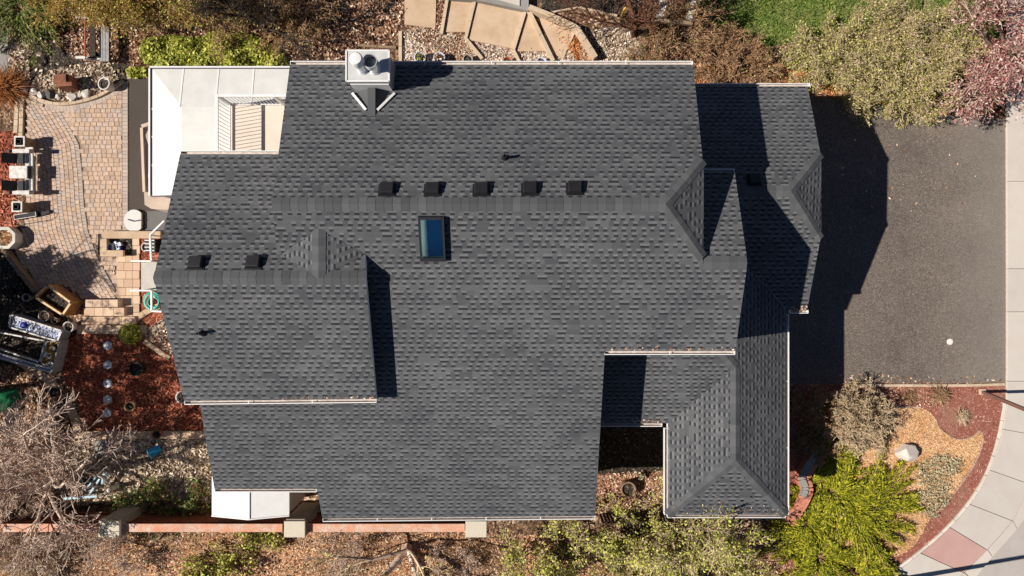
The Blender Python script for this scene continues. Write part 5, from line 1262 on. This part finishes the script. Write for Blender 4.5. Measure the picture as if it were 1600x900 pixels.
for k, (px, py, h_, L, zb) in enumerate(((-118,468,3.4,2.4,.5),(-130,590,2.2,1.5,.4),(-70,622,3.6,2.1,3.2))):
    plant('conifer_tree', px, py, ['tall conifer just outside the left edge shading the patio','small conifer outside the left edge shading the raised beds','round-crowned evergreen outside the lower left edge shading the red mulch'][k], 'tree', 'browntwig', lambda rg, h_=h_, L=L, zb=zb, k=k: [((0,0,0),(.05,0,1),h_*1.75,.14)]+[((0,0,zb+(h_*1.5-zb+.5)*i/46),(math.cos(i*2.4),math.sin(i*2.4),.25),L*((1-i/52.) if k < 2 else (1-((i-23)/26.)**2*.7))*.85,.03) for i in range(46)], [(2,.4,.8),(1.5,.5,.7)], 81+k, 'spruce', (9000, 6000, 4200)[k], .14, .35, None, minr=.008, jit=.1, lspread=.12)
bs_ = np.random.RandomState(6)
n = 900; d = rvec(bs_, n); d[:,2] = np.abs(d[:,2]); C = d*np.array([.38,.38,.42])*bs_.uniform(.55,1,(n,1))+np.array([0,0,.08]); V, Q = leaf_cloud(bs_, n, lambda r_, k: C, .09, .6)
rt_ = empty('round_shrub', G(208,521), 0, 'round yellow-green shrub at the east end of the paver steps', 'shrub'); np_mesh('foliage', V, Q, M['lime'], rt_)
rg = random.Random(2); S, _ = grow(rg, stems(rg, 10, 1.0, .4, .012), [(2,.5,.6)], .2); V, Q = tubes(*split_tubes(S, .006)); np_mesh('stem', V, Q, M['browntwig'], rt_)
# south strip
gS = 'green shrubs and seedlings along the south strip'
plant('green_shrub', 255, 790, 'dark green shrub inside the fence by the river rock', 'shrub', 'browntwig', vase(16, 1.1, .8, .012, rad=.3), L2, 91, 'midgreen', 1100, .07, .6, gS, minr=.007)
plant('green_shrub', 305, 789, 'green shrub at the south corner under the west eave', 'shrub', 'browntwig', vase(16, 1.1, .6, .012, rad=.3), L2, 92, 'midgreen', 900, .07, .6, gS, minr=.007)
plant('green_shrub', 205, 792, 'small dark green shrub beside the westernmost pillar', 'shrub', 'browntwig', vase(12, 1.1, .6, .012, rad=.3), L2, 93, 'midgreen', 600, .07, .6, gS, minr=.007)
plant('green_shrub', 372, 872, 'yellow-green shrub on the slope below the white shed', 'shrub', 'browntwig', vase(14, 1.1, .8, .012, rad=.3), L2, 94, 'lime', 700, .08, .6, gS, minr=.007)
plant('green_shrub', 325, 886, 'green shrub at the bottom edge left of the one below the shed', 'shrub', 'browntwig', vase(14, 1.1, .7, .012, rad=.3), L2, 95, 'lime', 600, .08, .6, gS, minr=.007)
plant('green_shrub', 395, 836, 'small yellow-green plant at the fence foot below the shed', 'shrub', 'browntwig', vase(10, 1.1, .45, .012, rad=.2), L2, 96, 'lime', 300, .07, .6, gS, minr=.007)
plant('green_shrub', 432, 838, 'small yellow-green plant left of the middle pillar\'s foot', 'shrub', 'browntwig', vase(10, 1.1, .45, .012, rad=.2), L2, 97, 'lime', 260, .07, .6, gS, minr=.007)
plant('bare_tree', 640, 852, 'grey bare tree with bent limbs at the bottom of the slope', 'tree', 'tantwig', lambda rg: [((0,0,0),(-.55,-.55,.7),2.6,.13),((0,0,.2),(.45,-.5,.7),1.9,.10),((0,0,.4),(-.9,-.05,.5),2.6,.07),((0,0,.4),(.4,.2,.9),1.9,.06)], [(1.4,.5,.6),(1.6,.55,.65),(1.4,.6,.7)], 101, 'lime', 120, .07, .6, minr=.010, jit=.18, thick='palebark')
plant('bare_shrub', 545, 858, 'thin bare shrub on the slope below the house\'s west corner', 'shrub', 'palebark', vase(11, 1.3, .9, .010, rad=.4), L2, 102, None, 0, minr=.008)
plant('bare_shrub', 710, 872, 'thin pale bare shrub on the slope below the eastern pillar', 'shrub', 'palebark', vase(11, 1.3, .9, .010, rad=.4), L2, 103, None, 0, minr=.008)
gY = 'tall yellow-green saplings along the south eaves'
for k, (px, py, L, n_, lb) in enumerate(((826,856,1.9,8,'yellow-green sapling clump right of the eastern pillar'),(890,850,2.4,7,'yellow-green sapling clump under the house\'s south-east eave corner'),(962,848,1.8,6,'yellow-green sapling in front of the dark courtyard fence'),(1012,840,2.2,8,'yellow-green sapling clump below the courtyard\'s east side'),
    (1052,812,3.3,7,'tall yellow-green sapling overlapping the porch gutter'),(1030,864,1.9,6,'yellow-green sapling clump at the bottom below the porch'),(1128,834,2.1,7,'yellow-green sapling below the porch\'s right half'))):
    plant('spring_sapling', px, py, lb, 'sapling', 'tantwig', vase(n_, .62, L, .022, rad=.35, bias=(-.12,.08,.3)), [(1.6,.45,.6),(1.8,.5,.7),(1.0,.6,.7)], 110+k, 'lime', 1800, .058, .7, gY, minr=.010, lspread=.08)
for k, (px, py) in enumerate(((868,880),(985,885),(1060,890),(1150,892))):
    plant('low_shrub', px, py, ['dark green low shrub at the bottom edge between the first saplings','dark green low shrub at the bottom edge below the courtyard','dark green low shrub at the bottom edge below the porch corner','dark green low shrub at the bottom edge below the porch'][k], 'shrub', 'browntwig', vase(14, 1.2, .9, .012, rad=.4), L2, 130+k, 'midgreen' if k % 2 == 0 else 'olive', 1300, .055, .6, 'low shrubs at the bottom edge', minr=.007)
# east front yard
plant('bare_shrub', 1328, 648, 'rounded tan bare shrub at the driveway corner', 'shrub', 'tantwig', vase(60, 1.25, 1.15, .013, rad=.2), L3, 141, 'olive', 200, .04, .6, minr=.0085)
plant('dark_shrub', 1272, 640, 'bare brown shrub in the shade of the front wall', 'shrub', 'browntwig', vase(30, 1.2, 1.0, .013, rad=.3), L2, 142, 'olive', 300, .05, .6, minr=.008)
plant('dark_shrub', 1268, 690, 'bare shrub in deep shade beside the salmon wall', 'shrub', 'browntwig', vase(24, 1.2, .8, .013, rad=.3), L2, 143, 'midgreen', 400, .05, .6, minr=.008)
gJ = 'bright green junipers at the south-east corner'
for k, (px, py, r, nb, a0, a1, lb) in enumerate(((1290,712,1.2,56,-2.2,2.2,'bright juniper below the tan bare shrub, northernmost of the group'),(1296,765,1.6,80,-2.4,2.2,'bright juniper beside the salmon wall'),(1255,815,1.7,80,-3,3,'dark sided juniper at the house corner'),
    (1318,795,2.7,120,-1.25,.95,'broad bright juniper spreading towards the grey ground cover'),(1275,868,1.9,90,-3.1,3.1,'juniper at the bottom edge below the house corner'),(1335,885,1.3,46,-.6,.9,'small juniper at the bottom edge beside the bare soil patch'))):
    spray('juniper', px, py, lb, 'juniper', 'juniper', r, .8, int(nb*.6), 260, 150+k, gJ, (a0, a1), (.10,.022), width=.085)
blades('dormant_grass', 1466, 617, 'brown dormant grass clump in the mulch by the driveway kerb', 'grass clump', 'browntwig', .45, .42, 500, 161, 'dormant grass clumps in the red mulch')
blades('dormant_grass', 1502, 650, 'pale dormant grass clump in the round red mulch bed', 'grass clump', 'tantwig', .40, .30, 380, 162, 'dormant grass clumps in the red mulch')
blades('dormant_grass', 1420, 620, 'thin dormant grass clump between the tan shrub and the kerb clump', 'grass clump', 'browntwig', .5, .25, 260, 163, 'dormant grass clumps in the red mulch')

# ------------------------------------------------------------------ litter, chips and blades lying on the ground
def scatter(name, poly, n, mat, size, asp, label, cat, flat=.55, zr=(.008, .05), seed=1, excl=(), jit=.6):
    rs = np.random.RandomState(seed); C = sample(poly, n, rs, excl); C[:,2] = rs.uniform(*zr, len(C))
    V, Q = leaf_cloud(rs, len(C), lambda r_, k: C, size, asp, flat, jit); V[:,2] = np.maximum(V[:,2], .006)
    return tag(np_mesh(name, V, Q, M[mat]), label, cat, kind='stuff')
scatter('leaf_litter', [(50,-5),(640,-5),(625,60),(560,100),(230,104),(120,95),(52,40)], 14000, 'drylitter', .07, .6, 'dry leaves lying under the north-west shrubs', 'leaf litter', seed=1)
scatter('leaf_litter', POLY['slope'], 26000, 'drylitter', .055, .35, 'dry leaves and bark on the south slope', 'leaf litter', seed=2)
scatter('leaf_litter', POLY['leafbed'], 6500, 'drylitter', .065, .5, 'dry leaves in the bed below the curved edging', 'leaf litter', seed=3)
scatter('stone_chips', POLY['stonechips'], 1500, 'palechip', .085, .7, 'pale stone chips behind the rock row', 'stone chips', .3, seed=4)
scatter('stone_chips', POLY['soilbed'], 110, 'palechip', .09, .7, 'pale chips strewn over the dark soil bed', 'stone chips', .3, seed=5)
scatter('stone_chips', POLY['gravelTL'], 1100, 'palechip', .085, .7, 'pale gravel at the upper left path', 'stone chips', .3, seed=6)
scatter('stone_chips', POLY['riverrock'], 5500, 'palechip', .10, .7, 'tan river rock west of the house', 'river rock', .3, seed=7)
scatter('stone_chips', POLY['gravelN'], 4200, 'palechip', .065, .7, 'pinkish gravel beside the timber wall', 'stone chips', .3, seed=8)
scatter('stone_chips', POLY['gravelN2'], 3600, 'palechip', .055, .7, 'pinkish gravel around the north terraces', 'stone chips', .3, seed=9)
scatter('stone_chips', POLY['gravhouse'], 900, 'palechip', .08, .7, 'pale gravel between stone edgings at the west wall', 'stone chips', .3, seed=10)
scatter('bark_chips', POLY['redmulch'], 6500, 'redchip', .075, .35, 'red bark chips around the stepping stones', 'bark chips', seed=11)
scatter('bark_chips', POLY['rustbed'], 1500, 'redchip', .08, .4, 'red bark chips beside the twin seat', 'bark chips', seed=12)
scatter('bark_chips', POLY['orange'], 4500, 'rustgrass', .09, .3, 'orange pine bark north of the garage', 'bark chips', seed=13)
scatter('bark_chips', [(925,740),(1050,734),(1050,800),(925,800)], 1500, 'drylitter', .07, .4, 'brown bark in the courtyard', 'bark chips', seed=14)
scatter('leaf_litter', [(684,-5),(704,-5),(692,58),(730,62),(742,100),(690,98),(640,56),(660,44),(676,42)], 1500, 'drylitter', .06, .5, 'red-brown leaves blown between the terrace slabs', 'leaf litter', seed=15)
scatter('leaf_litter', [(870,60),(900,55),(925,95),(905,98)], 350, 'rustgrass', .08, .5, 'rust leaves against the timber wall', 'leaf litter', seed=16)
scatter('leaf_litter', [(1000,60),(1090,40),(1210,80),(1240,130),(1085,130),(1010,96)], 2800, 'drylitter', .08, .45, 'dry leaves under the dormant shrubs', 'leaf litter', seed=17)
_rg = random.Random(12); RAG = []
for a_, b_ in zip(smooth_poly(POLY['greycover'], 8), range(999)): RAG.append((a_[0]+_rg.uniform(-6,6), a_[1]+_rg.uniform(-6,6)))
scatter('dry_grass', smooth_poly(POLY['drylawn'], 4), 24000, 'drygrass', .055, .2, 'short golden grass of the dry lawn island', 'grass', .1, (.01,.06), seed=18)
scatter('green_grass', POLY['lawn'], 16000, 'lawnblade', .10, .18, 'short green grass of the lawn', 'grass', .1, (.01,.07), seed=19)
scatter('grey_ground_cover', RAG, 2300, 'greyleaf', .05, .5, 'grey-green creeping cover on the dry lawn', 'ground cover', .3, (.02,.16), seed=20)
scatter('leaf_litter', [(1380,604),(1480,604),(1478,636),(1382,634)], 900, 'drylitter', .05, .4, 'brown litter in the mulch along the driveway kerb', 'leaf litter', seed=21)
scatter('leaf_litter', [(60,380),(180,372),(182,460),(112,446),(60,440)], 60, 'drylitter', .05, .5, 'a few dry leaves on the shaded pavers', 'leaf litter', .8, (.055,.07), seed=22)

# leaves caught along the roof edges and valleys, and blown on the drive
def roof_litter(plane, a, b, n, wid, seed):
    rs = np.random.RandomState(seed); p, q = np.array(a), np.array(b); u = rs.uniform(0, 1, (n, 1))**.8; C = p*(1-u)+q*u
    g = np.array([plane.gx, plane.gy]); g = g/np.linalg.norm(g); w = np.abs(rs.normal(0, wid, n)); C[:,0] += g[0]*w; C[:,1] += g[1]*w; C[:,2] = plane.c+plane.gx*C[:,0]+plane.gy*C[:,1]+.012
    V, Q = leaf_cloud(rs, n, lambda r_, k: C, .045, .5, .8); o = np_mesh('roof_leaves', V, Q, M['drylitter'], house); o['kind'] = 'stuff'
roof_litter(MS, MS.px(948, 547), MS.px(1147, 547), 60, .05, 1); roof_litter(LS, LS.at(3.6, -4.15), LS.at(4.7, -4.15), 40, .05, 2); roof_litter(GS, GS.at(8.6, -.72), GS.at(9.1, -.72), 50, .08, 3)
roof_litter(WS, WS.px(440, 624.5), WS.px(586, 623.5), 35, .04, 4); roof_litter(PS, PS.at(4.95, -6.98), PS.at(8.4, -6.98), 60, .22, 5)
scatter('blown_leaves', [(1310,584),(1566,588),(1566,598),(1310,600)], 170, 'drylitter', .06, .5, 'dry leaves blown along the south edge of the driveway', 'leaf litter', .8, (.016,.03), seed=31)
scatter('blown_leaves', [(1290,160),(1540,195),(1555,330),(1300,330)], 90, 'drylitter', .055, .5, 'dry leaves fallen on the driveway below the shrubs', 'leaf litter', .8, (.016,.03), seed=32)

# ---- camera, sun, sky
cam = bpy.data.cameras.new('camera'); co = bpy.data.objects.new('camera', cam); COL.objects.link(co)
co.location = (0,0,H); cam.sensor_width = 36; cam.lens = 36*F/1600; cam.clip_end = 2000; cam.clip_start = .5
sc.camera = co
sl = bpy.data.lights.new('sun', 'SUN'); sl.energy = 5.0; sl.angle = R(.55); sl.color = (1.0,.93,.83)
so = bpy.data.objects.new('sun', sl); COL.objects.link(so)
so.rotation_euler = SUN.to_track_quat('-Z', 'Y').to_euler()
wd = bpy.data.worlds.new('World'); sc.world = wd; wd.use_nodes = True
nt = wd.node_tree; bg = nt.nodes['Background']; sky = nt.nodes.new('ShaderNodeTexSky'); sky.sky_type = 'NISHITA'; sky.sun_disc = False
tos = -SUN.normalized(); sky.sun_elevation = math.asin(tos.z); sky.sun_rotation = math.atan2(tos.x, tos.y)
nt.links.new(sky.outputs[0], bg.inputs[0]); bg.inputs[1].default_value = .05; sky.altitude = 2500; sky.air_density = .75; sky.dust_density = .3
vs = sc.view_settings; vs.view_transform = 'Standard'; vs.look = 'None'; vs.exposure = .40; vs.gamma = 1; vs.use_curve_mapping = False
try: sc.cycles.max_bounces = 6
except Exception: pass
